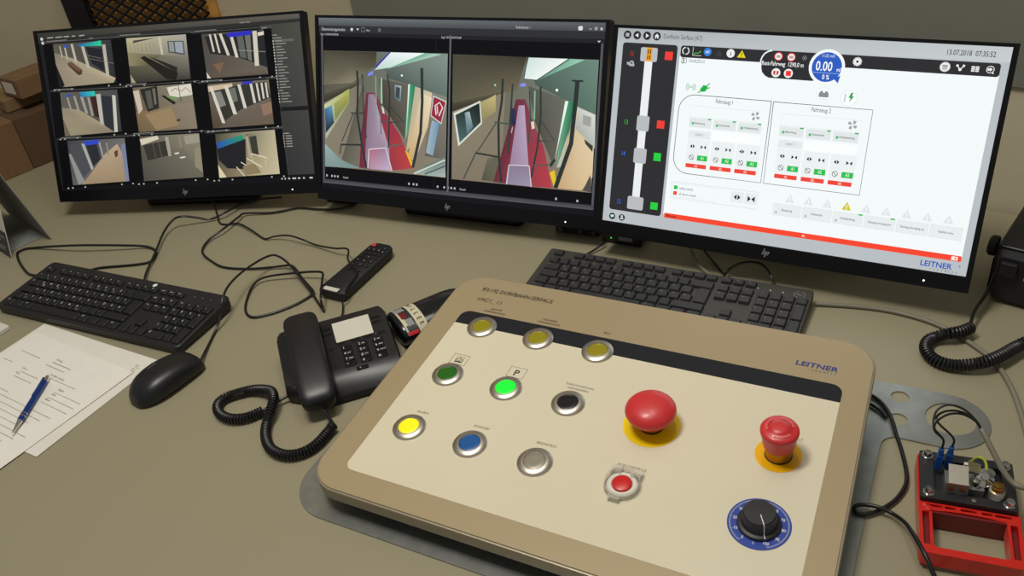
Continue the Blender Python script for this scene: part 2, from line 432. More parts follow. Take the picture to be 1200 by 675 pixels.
# ------------------------------------------------------------------ monitors
S1 = [('P','1b1b1d',[(0,0),(579.7,0),(579.7,326.15000000000003),(0,326.15000000000003)]),('P',['34342f','605d52','55534a','30302d'],[(0,0),(579.7,0),(579.7,9),(0,12)]),('P','2d2d2c',[(0,12),(579.7,9),(579.7,17),(0,21)]),('P','a5a59a',[(22,9.5),(36,9.4),(36,11.5),(22,11.6)]),('P','a5a59a',[(41,9.5),(57,9.4),(57,11.5),(41,11.6)]),('P','a5a59a',[(60,9.5),(73,9.4),(73,11.5),(60,11.6)]),('P','a5a59a',[(79,9.5),(87,9.4),(87,11.5),(79,11.6)]),('P','a5a59a',[(98,9.5),(108,9.4),(108,11.5),(98,11.6)]),('C','c9c9c2',9,12,3.2),('C','c9c9c2',10,20,3.2),('T','Live',95,12,4,'d0d0c8','l',0.8),('T','Ansicht',118,18,3.6,'b0b0a8','l',0.8),('T','Dorfbahn Serfaus',452,10,4,'b5b5a8','l',0.8),('P',['3c3c38','4b4b45','3a3a3a','2e2e30'],[(494,17),(577.7,15),(577.7,313),(497,313)]),('T','Übersicht',497,23,3.6,'c5c5ba','l',0.8),('T','System',502,30,3.4,'b5b5aa','l',0.8),('P','d2d2c8',[(505,35.4),(508,35.4),(508,38.2),(505,38.2)]),('P','8f8f86',[(511,36),(528,36),(528,37.8),(511,37.8)]),('P','d2d2c8',[(511,41.0),(514,41.0),(514,43.800000000000004),(511,43.800000000000004)]),('P','8f8f86',[(517,41.6),(537,41.6),(537,43.4),(517,43.4)]),('P','62625a',[(520,45.6),(562,45.6),(562,50.400000000000006),(520,50.400000000000006)]),('P','d2d2c8',[(517,46.6),(520,46.6),(520,49.400000000000006),(517,49.400000000000006)]),('P','8f8f86',[(523,47.2),(537,47.2),(537,49.0),(523,49.0)]),('P','d2d2c8',[(517,52.2),(520,52.2),(520,55.00000000000001),(517,55.00000000000001)]),('P','8f8f86',[(523,52.800000000000004),(545,52.800000000000004),(545,54.6),(523,54.6)]),('P','d2d2c8',[(517,57.800000000000004),(520,57.800000000000004),(520,60.60000000000001),(517,60.60000000000001)]),('P','8f8f86',[(523,58.400000000000006),(535,58.400000000000006),(535,60.2),(523,60.2)]),('P','d2d2c8',[(517,63.4),(520,63.4),(520,66.2),(517,66.2)]),('P','8f8f86',[(523,64.0),(540,64.0),(540,65.8),(523,65.8)]),('P','d2d2c8',[(517,69.0),(520,69.0),(520,71.8),(517,71.8)]),('P','8f8f86',[(523,69.6),(543,69.6),(543,71.39999999999999),(523,71.39999999999999)]),('P','d2d2c8',[(517,74.6),(520,74.6),(520,77.39999999999999),(517,77.39999999999999)]),('P','8f8f86',[(523,75.19999999999999),(537,75.19999999999999),(537,76.99999999999999),(523,76.99999999999999)]),('P','d2d2c8',[(517,80.19999999999999),(520,80.19999999999999),(520,82.99999999999999),(517,82.99999999999999)]),('P','8f8f86',[(523,80.79999999999998),(545,80.79999999999998),(545,82.59999999999998),(523,82.59999999999998)]),('P','d2d2c8',[(517,85.79999999999998),(520,85.79999999999998),(520,88.59999999999998),(517,88.59999999999998)]),('P','8f8f86',[(523,86.39999999999998),(535,86.39999999999998),(535,88.19999999999997),(523,88.19999999999997)]),('P','d2d2c8',[(511,91.39999999999998),(514,91.39999999999998),(514,94.19999999999997),(511,94.19999999999997)]),('P','8f8f86',[(517,91.99999999999997),(534,91.99999999999997),(534,93.79999999999997),(517,93.79999999999997)]),('P','d2d2c8',[(517,96.99999999999997),(520,96.99999999999997),(520,99.79999999999997),(517,99.79999999999997)]),('P','8f8f86',[(523,97.59999999999997),(543,97.59999999999997),(543,99.39999999999996),(523,99.39999999999996)]),('P','d2d2c8',[(517,102.59999999999997),(520,102.59999999999997),(520,105.39999999999996),(517,105.39999999999996)]),('P','8f8f86',[(523,103.19999999999996),(537,103.19999999999996),(537,104.99999999999996),(523,104.99999999999996)]),('P','d2d2c8',[(517,108.19999999999996),(520,108.19999999999996),(520,110.99999999999996),(517,110.99999999999996)]),('P','8f8f86',[(523,108.79999999999995),(545,108.79999999999995),(545,110.59999999999995),(523,110.59999999999995)]),('P','d2d2c8',[(517,113.79999999999995),(520,113.79999999999995),(520,116.59999999999995),(517,116.59999999999995)]),('P','8f8f86',[(523,114.39999999999995),(535,114.39999999999995),(535,116.19999999999995),(523,116.19999999999995)]),('P','d2d2c8',[(517,119.39999999999995),(520,119.39999999999995),(520,122.19999999999995),(517,122.19999999999995)]),('P','8f8f86',[(523,119.99999999999994),(540,119.99999999999994),(540,121.79999999999994),(523,121.79999999999994)]),('P','d2d2c8',[(517,124.99999999999994),(520,124.99999999999994),(520,127.79999999999994),(517,127.79999999999994)]),('P','8f8f86',[(523,125.59999999999994),(543,125.59999999999994),(543,127.39999999999993),(523,127.39999999999993)]),('P','d2d2c8',[(517,130.59999999999994),(520,130.59999999999994),(520,133.39999999999992),(517,133.39999999999992)]),('P','8f8f86',[(523,131.19999999999993),(537,131.19999999999993),(537,132.99999999999994),(523,132.99999999999994)]),('P','d2d2c8',[(517,136.19999999999993),(520,136.19999999999993),(520,138.99999999999991),(517,138.99999999999991)]),('P','8f8f86',[(523,136.79999999999993),(545,136.79999999999993),(545,138.59999999999994),(523,138.59999999999994)]),('P','d2d2c8',[(511,141.79999999999993),(514,141.79999999999993),(514,144.5999999999999),(511,144.5999999999999)]),('P','8f8f86',[(517,142.39999999999992),(529,142.39999999999992),(529,144.19999999999993),(517,144.19999999999993)]),('P','d2d2c8',[(517,147.39999999999992),(520,147.39999999999992),(520,150.1999999999999),(517,150.1999999999999)]),('P','8f8f86',[(523,147.99999999999991),(540,147.99999999999991),(540,149.79999999999993),(523,149.79999999999993)]),('P','d2d2c8',[(517,152.99999999999991),(520,152.99999999999991),(520,155.7999999999999),(517,155.7999999999999)]),('P','8f8f86',[(523,153.5999999999999),(543,153.5999999999999),(543,155.39999999999992),(523,155.39999999999992)]),('P','d2d2c8',[(517,158.5999999999999),(520,158.5999999999999),(520,161.3999999999999),(517,161.3999999999999)]),('P','8f8f86',[(523,159.1999999999999),(537,159.1999999999999),(537,160.99999999999991),(523,160.99999999999991)]),('P','d2d2c8',[(517,164.1999999999999),(520,164.1999999999999),(520,166.9999999999999),(517,166.9999999999999)]),('P','8f8f86',[(523,164.7999999999999),(545,164.7999999999999),(545,166.5999999999999),(523,166.5999999999999)]),('P','1a1a1b',[(495,176),(577.7,176),(577.7,184),(495,184)]),('T','Eigenschaften',499,182,4,'d8d8d0','l',0.75),('P','d8d2b0',[(512,226.0),(515,226.0),(515,229.0),(512,229.0)]),('P','9a9a90',[(519,227.0),(532,227.0),(532,228.8),(519,228.8)]),('P','d8d2b0',[(517,231.2),(520,231.2),(520,234.2),(517,234.2)]),('P','9a9a90',[(524,232.2),(537,232.2),(537,234.0),(524,234.0)]),('P','d8d2b0',[(517,236.4),(520,236.4),(520,239.4),(517,239.4)]),('P','9a9a90',[(524,237.4),(537,237.4),(537,239.20000000000002),(524,239.20000000000002)]),('P','d8d2b0',[(517,241.6),(520,241.6),(520,244.6),(517,244.6)]),('P','9a9a90',[(524,242.6),(537,242.6),(537,244.4),(524,244.4)]),('P','d8d2b0',[(517,246.8),(520,246.8),(520,249.8),(517,249.8)]),('P','9a9a90',[(524,247.8),(537,247.8),(537,249.60000000000002),(524,249.60000000000002)]),('P','d8d2b0',[(517,252.0),(520,252.0),(520,255.0),(517,255.0)]),('P','9a9a90',[(524,253.0),(537,253.0),(537,254.8),(524,254.8)]),('P','0f0f13',[(0,314),(579.7,311),(579.7,326.15000000000003),(0,326.15000000000003)]),('P','c8c8c4',[(505,317),(508,317),(508,320),(505,320)]),('P','c8c8c4',[(512,317),(515,317),(515,320),(512,320)]),('P','c8c8c4',[(520,317),(524,317),(524,320),(520,320)]),('P','c8c8c4',[(529,317),(537,317),(537,320),(529,320)]),('P','c8c8c4',[(541,317),(546,317),(546,320),(541,320)]),('P','c8c8c4',[(552,317),(556,317),(556,320),(552,320)]),('P','c8c8c4',[(566,317),(573,317),(573,320),(566,320)]),('P','b8b8b4',[(8,316),(20,316),(20,317.6),(8,317.6)]),('P','060608',[(9.9,23.1),(183.3,21.8),(182.1,112.6),(8.9,116.7)]),('L','6b6b66',0.7,[(9.9,19.6),(185.9,18.4)]),('L','8a8a84',1.2,[(19.5,17.4),(66.8,17.1)]),('P','b4b4ae',[(18.4,115.1),(21.8,115.1),(21.8,117.7),(18.4,117.8)]),('P','b4b4ae',[(29.3,114.9),(32.7,114.8),(32.7,117.5),(29.3,117.6)]),('P','b4b4ae',[(59.0,114.2),(62.4,114.1),(62.3,116.8),(59.0,116.8)]),('P','b4b4ae',[(145.5,112.2),(148.8,112.1),(148.8,114.7),(145.5,114.8)]),('P','b4b4ae',[(171.7,111.6),(175.0,111.5),(174.9,114.1),(171.7,114.2)]),('L','44444a',0.8,[(185.3,18.4),(184.0,116.0)]),('P',['5a564a','35343a','2c2b2c','6a6355'],[(33.0,23.7),(166.3,22.7),(165.2,107.8),(32.0,110.8)]),('P',['807868','a49a80','b8ab8c','a2977c','8f8570'],[(32.8,40.9),(73.1,54.2),(165.3,99.2),(158.7,108.0),(45.6,110.5),(32.6,62.6)]),('P','b5b0a2',[(46.5,28.8),(49.2,28.7),(51.6,51.0),(48.9,51.1)]),('P','b5b0a2',[(57.3,27.8),(60.6,27.8),(63.0,56.1),(59.6,56.1)]),('P','b5b0a2',[(73.4,26.0),(78.8,25.9),(83.1,62.7),(77.7,62.8)]),('P','b5b0a2',[(96.1,28.3),(102.8,28.3),(110.2,76.1),(103.6,76.2)]),('P','b5b0a2',[(145.1,31.3),(152.4,31.2),(151.6,94.3),(144.4,94.4)]),('P','22242a',[(106.7,33.3),(142.4,39.8),(141.9,84.1),(115.6,67.4)]),('L','8a8070',0.8,[(113.1,57.1),(165.7,70.0)]),('L','9c9484',0.6,[(107.9,50.3),(139.5,58.5)]),('P',['1f70b8','2fc28e','30c890','2060a0'],[(89.5,28.4),(143.9,22.9),(143.8,33.8),(92.1,31.8)]),('P','2a52b0',[(57.3,27.8),(68.0,26.9),(68.0,32.0),(57.2,32.1)]),('P','4f372c',[(59.6,63.0),(69.0,60.3),(91.6,79.8),(88.8,87.7),(80.8,88.7),(60.9,68.2)]),('P','6c5142',[(59.6,63.0),(69.0,60.3),(91.6,78.1),(83.5,81.7)]),('P','1d1c1c',[(32.5,65.2),(45.6,106.1),(40.2,110.7),(32.0,110.8)]),('P','060608',[(177.7,21.5),(350.7,22.4),(349.2,115.6),(175.4,117.0)]),('L','6b6b66',0.7,[(177.8,18.0),(353.3,19.0)]),('L','8a8a84',1.2,[(187.4,15.9),(234.6,16.2)]),('P','b4b4ae',[(185.0,115.6),(188.4,115.5),(188.3,118.3),(184.9,118.3)]),('P','b4b4ae',[(195.9,115.5),(199.3,115.5),(199.2,118.2),(195.8,118.2)]),('P','b4b4ae',[(225.7,115.3),(229.1,115.2),(229.0,117.9),(225.6,118.0)]),('P','b4b4ae',[(312.5,114.6),(315.8,114.6),(315.7,117.2),(312.4,117.3)]),('P','b4b4ae',[(338.8,114.4),(342.0,114.4),(342.0,117.0),(338.7,117.1)]),('L','44444a',0.8,[(352.7,19.0),(351.1,119.2)]),('P',['b9b08c','a8a498','3a3733','45423a'],[(200.8,22.5),(333.7,23.2),(332.3,110.4),(198.7,111.4)]),('P',['6f6a50','807c70','3c3a35','33312c'],[(200.1,50.6),(333.0,66.4),(332.3,110.4),(198.7,111.4)]),('P',['8b8464','6d674f','55503f','8d8564'],[(200.1,50.6),(273.7,59.5),(246.6,79.8),(199.5,77.2)]),('P','45443e',[(216.9,27.8),(320.6,23.1),(267.8,25.5),(214.0,33.1)]),('L','807c68',1,[(207.3,33.0),(208.2,51.5)]),('L','807c68',1,[(216.7,33.1),(217.7,51.5)]),('L','807c68',1,[(224.8,33.1),(225.8,51.5)]),('L','807c68',1,[(232.9,33.1),(233.8,51.5)]),('L','807c68',1,[(242.3,33.2),(243.2,51.5)]),('L','807c68',1,[(251.6,33.2),(252.6,51.5)]),('L','807c68',1,[(259.6,33.2),(260.6,51.6)]),('P','c2bda8',[(271.8,24.6),(277.7,24.6),(279.1,59.5),(274.4,59.5)]),('P','4d5250',[(291.5,33.4),(327.0,35.2),(326.5,62.9),(291.1,56.0)]),('P','8f9494',[(294.1,35.1),(304.6,36.0),(304.3,56.0),(293.7,54.2)]),('P','9aa0a8',[(307.3,36.0),(324.3,36.9),(323.9,59.5),(306.9,56.0)]),('P','221f1b',[(226.9,62.1),(236.3,59.4),(306.2,97.3),(299.3,110.7),(279.4,108.1)]),('P','2a2723',[(244.4,59.5),(306.4,85.8),(303.5,96.4)]),('P','a09a80',[(199.1,93.4),(209.6,111.3),(198.7,111.4)]),('P','060608',[(344.0,24.4),(517.7,23.7),(517.2,115.5),(346.1,117.2)]),('L','6b6b66',0.7,[(343.9,21.0),(520.3,20.3)]),('L','8a8a84',1.2,[(353.5,18.8),(400.9,18.6)]),('P','b4b4ae',[(355.5,115.8),(358.9,115.7),(358.9,118.4),(355.6,118.4)]),('P','b4b4ae',[(366.2,115.7),(369.6,115.6),(369.6,118.3),(366.3,118.3)]),('P','b4b4ae',[(395.6,115.4),(398.9,115.4),(399.0,118.0),(395.6,118.0)]),('P','b4b4ae',[(481.0,114.6),(484.3,114.5),(484.3,117.2),(481.0,117.2)]),('P','b4b4ae',[(506.9,114.3),(510.2,114.3),(510.2,116.9),(506.9,117.0)]),('L','44444a',0.8,[(519.7,20.3),(519.1,119.0)]),('P',['4a4840','5a564e','6a645a','5a5148'],[(367.2,25.1),(500.7,24.6),(500.5,110.5),(368.8,111.7)]),('P',['4e4b46','5e5850','6b6257','5c5147'],[(367.9,61.1),(441.5,71.8),(500.5,98.2),(497.9,110.5),(375.5,111.6)]),('P','26282a',[(374.1,30.2),(487.6,24.6),(500.7,28.8),(500.5,97.4),(434.9,71.9),(381.4,63.6)]),('P','cfc9b8',[(383.5,26.8),(387.6,26.7),(392.1,60.9),(388.1,61.0)]),('P','cfc9b8',[(394.3,26.7),(398.4,26.7),(404.2,63.5),(400.2,63.5)]),('P','cfc9b8',[(405.1,26.7),(411.1,26.7),(423.6,69.4),(417.6,69.4)]),('P','cfc9b8',[(426.6,26.6),(433.2,26.6),(441.6,74.4),(435.0,74.5)]),('P','cfc9b8',[(477.0,26.4),(486.3,26.3),(483.6,93.2),(474.5,93.2)]),('P','5d625c',[(442.6,33.3),(455.9,33.2),(458.7,77.8),(445.5,74.4)]),('P','6d6f66',[(459.9,33.2),(471.8,33.2),(469.2,84.6),(461.4,79.5)]),('P','3030b8',[(421.2,26.6),(474.4,24.7),(474.4,33.2),(424.0,35.1)]),('L','b0a890',0.8,[(442.8,60.6),(500.6,67.1)]),('P','d8d0c0',[(487.6,29.7),(500.7,28.0),(500.7,34.7),(487.6,36.5)]),('P','d8cfc0',[(368.6,99.4),(376.9,111.6),(368.8,111.7)]),('P','7a6047',[(384.5,85.3),(408.5,81.6),(398.1,102.6)]),('P','060608',[(9.0,120.3),(181.7,121.7),(178.5,212.1),(4.3,217.8)]),('L','6b6b66',0.7,[(9.2,116.7),(184.4,118.4)]),('L','8a8a84',1.2,[(18.8,114.6),(65.8,115.1)]),('P','b4b4ae',[(14.0,216.1),(17.4,216.0),(17.3,218.7),(13.8,218.8)]),('P','b4b4ae',[(24.9,215.7),(28.3,215.6),(28.2,218.4),(24.8,218.5)]),('P','b4b4ae',[(54.8,214.8),(58.2,214.6),(58.0,217.4),(54.7,217.5)]),('P','b4b4ae',[(141.7,212.0),(145.0,211.9),(144.9,214.5),(141.6,214.6)]),('P','b4b4ae',[(168.1,211.1),(171.4,211.0),(171.3,213.6),(168.0,213.7)]),('L','44444a',0.8,[(183.7,118.4),(180.4,215.4)]),('P',['5e5a52','4a4a4c','35353a','706655'],[(32.0,121.4),(164.7,122.4),(161.6,207.4),(27.8,211.5)]),('P',['8a8270','a09478','a09478','857b64','958a72'],[(30.5,152.5),(70.7,158.5),(125.2,192.8),(148.5,207.8),(41.4,211.1),(29.5,175.0)]),('P','98968c',[(45.0,130.3),(49.1,130.3),(53.3,156.9),(49.2,156.9)]),('P','98968c',[(61.2,130.3),(66.5,130.4),(71.9,162.0),(66.5,162.1)]),('P','98968c',[(77.1,132.2),(83.8,132.2),(90.4,167.1),(83.7,167.2)]),('P','98968c',[(93.1,133.9),(98.4,134.0),(102.2,172.2),(96.8,172.3)]),('P','3a2420',[(101.0,134.0),(114.4,132.3),(117.9,177.2),(104.7,173.9)]),('P','b8b4a8',[(114.5,128.9),(125.1,128.9),(122.6,192.8),(114.8,187.8)]),('P','2c3036',[(124.9,132.3),(151.1,135.8),(145.8,207.9),(125.2,194.5)]),('P','c4c0b2',[(151.3,132.4),(159.0,134.1),(152.4,207.7),(144.5,208.0)]),('P',['2088c0','38c0a8','38c0a8','2070b8'],[(77.5,123.5),(112.1,122.0),(113.0,132.3),(79.8,133.0)]),('P','2a50a8',[(45.2,126.7),(56.0,125.9),(55.8,130.3),(45.0,132.0)]),('P','060608',[(177.3,119.9),(348.2,118.3),(350.6,214.6),(177.7,216.8)]),('L','6b6b66',0.7,[(177.3,116.3),(350.7,114.7)]),('L','8a8a84',1.2,[(186.7,114.0),(233.3,113.6)]),('P','b4b4ae',[(187.2,215.3),(190.6,215.2),(190.6,218.0),(187.2,218.0)]),('P','b4b4ae',[(198.0,215.1),(201.4,215.1),(201.4,217.9),(198.1,217.9)]),('P','b4b4ae',[(227.7,214.8),(231.0,214.7),(231.1,217.5),(227.7,217.5)]),('P','b4b4ae',[(314.0,213.7),(317.2,213.6),(317.3,216.4),(314.0,216.4)]),('P','b4b4ae',[(340.1,213.3),(343.4,213.3),(343.4,216.0),(340.2,216.1)]),('L','44444a',0.8,[(350.0,114.7),(352.6,218.2)]),('P',['6e6350','8b8776','7a6e58','5a4630'],[(200.1,120.6),(331.5,119.3),(333.5,209.3),(200.7,210.9)]),('P',['7f6a4c','8a8070','85796a','6d5a40'],[(200.5,169.9),(332.3,154.9),(333.5,209.3),(200.7,210.9)]),('P','96805e',[(220.6,176.0),(280.2,164.5),(294.0,200.6),(241.0,208.6)]),('P','c9b8a8',[(200.2,127.7),(213.5,125.8),(216.5,165.2),(205.9,174.3)]),('P','2b2a25',[(216.2,124.8),(255.8,120.0),(253.8,164.8),(227.2,170.5)]),('P','55564c',[(226.8,129.2),(240.1,127.3),(240.5,163.1),(229.9,165.0)]),('P','6b685c',[(244.0,124.6),(250.6,124.5),(249.7,155.8),(244.4,157.6)]),('P','d6d2c2',[(276.9,124.2),(331.5,119.3),(332.0,141.5),(282.5,146.5)]),('L','8a4038',1.2,[(284.9,132.2),(295.3,126.7),(308.4,133.7),(318.7,126.5),(329.3,137.1)]),('P','73905c',[(274.5,139.4),(298.2,144.5),(295.7,151.7),(274.6,146.6)]),('P','1c1c1a',[(261.4,139.5),(269.3,139.5),(293.2,155.3),(288.0,159.0)]),('L','3a3a38',1.4,[(303.0,121.3),(304.9,153.4)]),('P','3b332b',[(288.5,189.7),(296.4,187.8),(299.1,191.4),(291.2,193.3)]),('P','060608',[(344.6,121.9),(517.7,120.1),(518.7,213.3),(344.9,216.7)]),('L','6b6b66',0.7,[(344.6,118.4),(520.2,116.7)]),('L','8a8a84',1.2,[(354.1,116.1),(401.4,115.7)]),('P','b4b4ae',[(354.5,215.2),(357.9,215.1),(357.9,217.8),(354.5,217.9)]),('P','b4b4ae',[(365.4,215.0),(368.8,214.9),(368.8,217.6),(365.4,217.7)]),('P','b4b4ae',[(395.2,214.4),(398.6,214.3),(398.6,217.0),(395.2,217.1)]),('P','b4b4ae',[(481.9,212.7),(485.2,212.6),(485.3,215.3),(482.0,215.4)]),('P','b4b4ae',[(508.2,212.2),(511.5,212.1),(511.5,214.8),(508.3,214.9)]),('L','44444a',0.8,[(519.6,116.7),(520.7,216.8)]),('P',['6b6152','746b5c','5c554c','504638'],[(367.7,122.5),(500.7,121.1),(501.6,208.3),(368.1,210.8)]),('P',['5d564c','6f665a','6b6055','6a5c4b'],[(381.6,210.6),(428.5,175.9),(501.1,157.4),(501.6,208.3)]),('P','8f7360',[(477.6,169.0),(501.2,164.3),(501.4,186.2),(481.7,191.0)]),('P','35352f',[(367.7,132.9),(494.2,124.6),(501.1,155.6),(435.2,175.8),(395.1,196.9)]),('P','80827a',[(378.6,139.8),(394.8,137.8),(403.0,165.8),(386.9,170.4)]),('P','6a7068',[(413.5,134.1),(426.9,132.3),(429.7,158.4),(419.1,162.0)]),('P','c9b79a',[(367.7,126.8),(421.5,123.7),(421.5,130.6),(367.8,138.2)]),('P','d2ccc0',[(370.4,127.7),(377.2,127.6),(396.5,201.4),(389.7,201.5)]),('P','d2ccc0',[(402.8,127.3),(410.8,127.2),(424.6,184.8),(416.5,185.0)]),('P','d2ccc0',[(432.2,127.0),(438.8,126.9),(447.2,173.9),(440.5,174.0)]),('P','d2ccc0',[(458.7,126.7),(464.0,126.7),(468.3,164.8),(463.0,164.9)]),('P','d2ccc0',[(471.9,126.6),(475.9,126.5),(478.8,161.2),(474.9,161.2)]),('P','d2ccc0',[(482.4,126.5),(486.4,126.4),(488.0,157.5),(484.1,157.6)]),('P','d2ccc0',[(491.6,126.4),(494.9,126.3),(496.5,155.7),(493.2,155.7)]),('P','3a3aa8',[(442.8,121.7),(466.6,121.5),(465.3,126.7),(444.1,127.7)]),('P','060608',[(7.2,220.1),(183.2,220.6),(179.5,315.8),(5.2,321.1)]),('L','6b6b66',0.7,[(7.3,216.4),(186.0,217.1)]),('L','8a8a84',1.2,[(17.0,214.2),(65.1,214.4)]),('P','b4b4ae',[(14.8,319.4),(18.2,319.3),(18.2,322.1),(14.7,322.2)]),('P','b4b4ae',[(25.7,319.0),(29.1,318.9),(29.1,321.8),(25.7,321.9)]),('P','b4b4ae',[(55.6,318.1),(59.0,318.0),(58.9,320.9),(55.6,321.0)]),('P','b4b4ae',[(142.7,315.6),(146.0,315.5),(145.9,318.2),(142.6,318.3)]),('P','b4b4ae',[(169.1,314.8),(172.4,314.7),(172.3,317.4),(169.0,317.5)]),('L','44444a',0.8,[(185.3,217.1),(181.4,319.4)]),('P',['3a3c40','6b6a66','7d7c80','5d5a54'],[(30.7,221.1),(165.9,221.4),(162.6,310.9),(28.6,314.7)]),('P',['a08a6c','b09a7c','b8a284','a8927a','988468'],[(66.9,299.5),(114.1,252.8),(146.9,232.0),(158.0,256.9),(156.0,311.1),(49.0,314.1)]),('P','4a4c50',[(33.2,230.3),(98.7,224.9),(111.2,257.3),(56.1,299.8)]),('P','2a2c30',[(74.1,232.1),(98.6,230.3),(103.0,262.0),(83.8,276.0)]),('P','8d8d8c',[(30.0,248.8),(35.5,248.8),(58.6,309.1),(42.2,314.3)]),('P','a8a8a2',[(63.3,228.5),(70.2,228.5),(83.6,280.6),(78.1,285.3)]),('P','9a988e',[(104.1,226.7),(108.1,226.7),(112.4,264.6),(108.3,266.4)]),('P','8a887e',[(120.2,228.5),(124.2,228.5),(124.7,255.4),(122.0,257.2)]),('P','3048b8',[(68.9,223.0),(105.6,221.3),(104.0,230.3),(71.4,233.0)]),('P','5d4030',[(137.0,248.1),(146.4,244.5),(144.7,257.0),(137.9,260.7)]),('P','77809a',[(154.8,234.6),(165.5,232.0),(162.6,310.9),(154.7,311.1)]),('P','060608',[(177.1,219.1),(352.7,218.2),(351.1,313.4),(172.8,318.3)]),('L','6b6b66',0.7,[(177.3,215.4),(355.4,214.7)]),('L','8a8a84',1.2,[(187.0,213.1),(234.9,213.0)]),('P','b4b4ae',[(182.7,316.6),(186.2,316.5),(186.0,319.3),(182.5,319.4)]),('P','b4b4ae',[(193.8,316.3),(197.3,316.2),(197.2,319.0),(193.7,319.1)]),('P','b4b4ae',[(224.4,315.4),(227.9,315.4),(227.8,318.2),(224.3,318.2)]),('P','b4b4ae',[(313.4,313.0),(316.8,312.9),(316.7,315.7),(313.3,315.8)]),('P','b4b4ae',[(340.4,312.3),(343.7,312.2),(343.7,314.9),(340.3,315.0)]),('L','44444a',0.8,[(354.7,214.7),(353.0,316.9)]),('P',['5e594c','8d8776','66614f','48453c'],[(200.5,219.9),(335.5,219.2),(333.7,308.4),(196.8,312.0)]),('P',['55524a','716c5e','6a6656','4c4a42'],[(198.7,265.5),(294.8,246.1),(333.7,308.4),(196.8,312.0)]),('P','d0c8b0',[(200.3,225.3),(241.5,219.6),(244.0,226.8),(202.5,238.0)]),('P','36352f',[(206.6,237.9),(261.5,230.3),(267.4,259.9),(212.3,269.9)]),('P','a39d8a',[(257.6,223.1),(265.8,223.1),(267.3,262.6),(260.5,262.7)]),('P','8a8474',[(288.6,223.8),(292.7,223.8),(293.4,246.1),(289.4,246.1)]),('P','9a9482',[(300.7,222.9),(335.4,220.9),(335.1,236.8),(303.0,240.6)]),('P','d8d4c0',[(274.2,257.1),(283.7,255.2),(286.4,257.8),(276.9,259.8)]),('P','d8d4c0',[(284.8,266.0),(297.0,264.0),(299.6,266.6),(288.8,268.6)]),('P','8e8670',[(321.5,250.2),(335.0,245.6),(333.9,299.3),(318.0,286.1)]),('L','6d6a5d',1,[(227.5,230.5),(231.7,265.0)]),('L','6d6a5d',1,[(241.1,230.4),(245.4,264.8)]),('P','060608',[(348.6,222.1),(518.5,218.4),(520.3,313.2),(345.3,317.4)]),('L','6b6b66',0.7,[(348.7,218.6),(521.0,214.9)]),('L','8a8a84',1.2,[(358.1,216.2),(404.4,215.2)]),('P','b4b4ae',[(355.0,315.8),(358.4,315.7),(358.3,318.4),(354.9,318.5)]),('P','b4b4ae',[(365.9,315.5),(369.3,315.4),(369.3,318.2),(365.8,318.2)]),('P','b4b4ae',[(395.9,314.8),(399.3,314.7),(399.3,317.4),(395.9,317.5)]),('P','b4b4ae',[(483.2,312.7),(486.5,312.6),(486.6,315.3),(483.2,315.4)]),('P','b4b4ae',[(509.7,312.1),(513.0,312.0),(513.0,314.7),(509.7,314.8)]),('L','44444a',0.8,[(520.4,214.9),(522.3,316.7)]),('P',['4a4538','b8b092','b5ac8c','6a5d48'],[(371.2,222.5),(501.9,219.6),(503.0,308.2),(368.8,311.4)]),('P','222226',[(370.6,244.4),(443.6,234.0),(443.4,269.3),(436.6,296.2),(389.6,292.9),(372.5,275.4)]),('P',['6e6850','b8ae90','c4ba9a','a89c78'],[(437.1,225.4),(501.9,219.6),(503.0,308.2),(429.8,309.9)]),('P',['2e4ab0','30985a','2e8a6a','2858a8'],[(370.7,240.0),(430.5,225.5),(433.1,236.0),(373.1,252.3)]),('P','3a3a35',[(444.9,231.3),(460.6,229.2),(461.9,268.9),(447.4,264.8)]),('P','a8a08a',[(437.1,229.8),(442.3,229.7),(444.7,273.7),(439.4,273.8)]),('L','e0d6b8',2,[(409.8,290.6),(425.7,310.0)]),('L','e0d6b8',2,[(420.7,281.4),(449.9,300.4)]),('L','e0d6b8',2,[(434.1,273.9),(465.9,292.9)]),('L','e0d6b8',2,[(444.7,264.8),(479.0,274.7)]),('P','8a7c5c',[(423.3,290.3),(450.0,284.3),(463.2,304.6),(429.8,308.1)]),('P','d8cca8',[(369.5,284.4),(382.5,306.5),(385.1,311.0),(368.8,311.4)]),('L','c8bea0',1.5,[(444.7,266.6),(450.0,287.0)]),('L','c8bea0',1.5,[(476.4,273.0),(473.8,290.9)])]
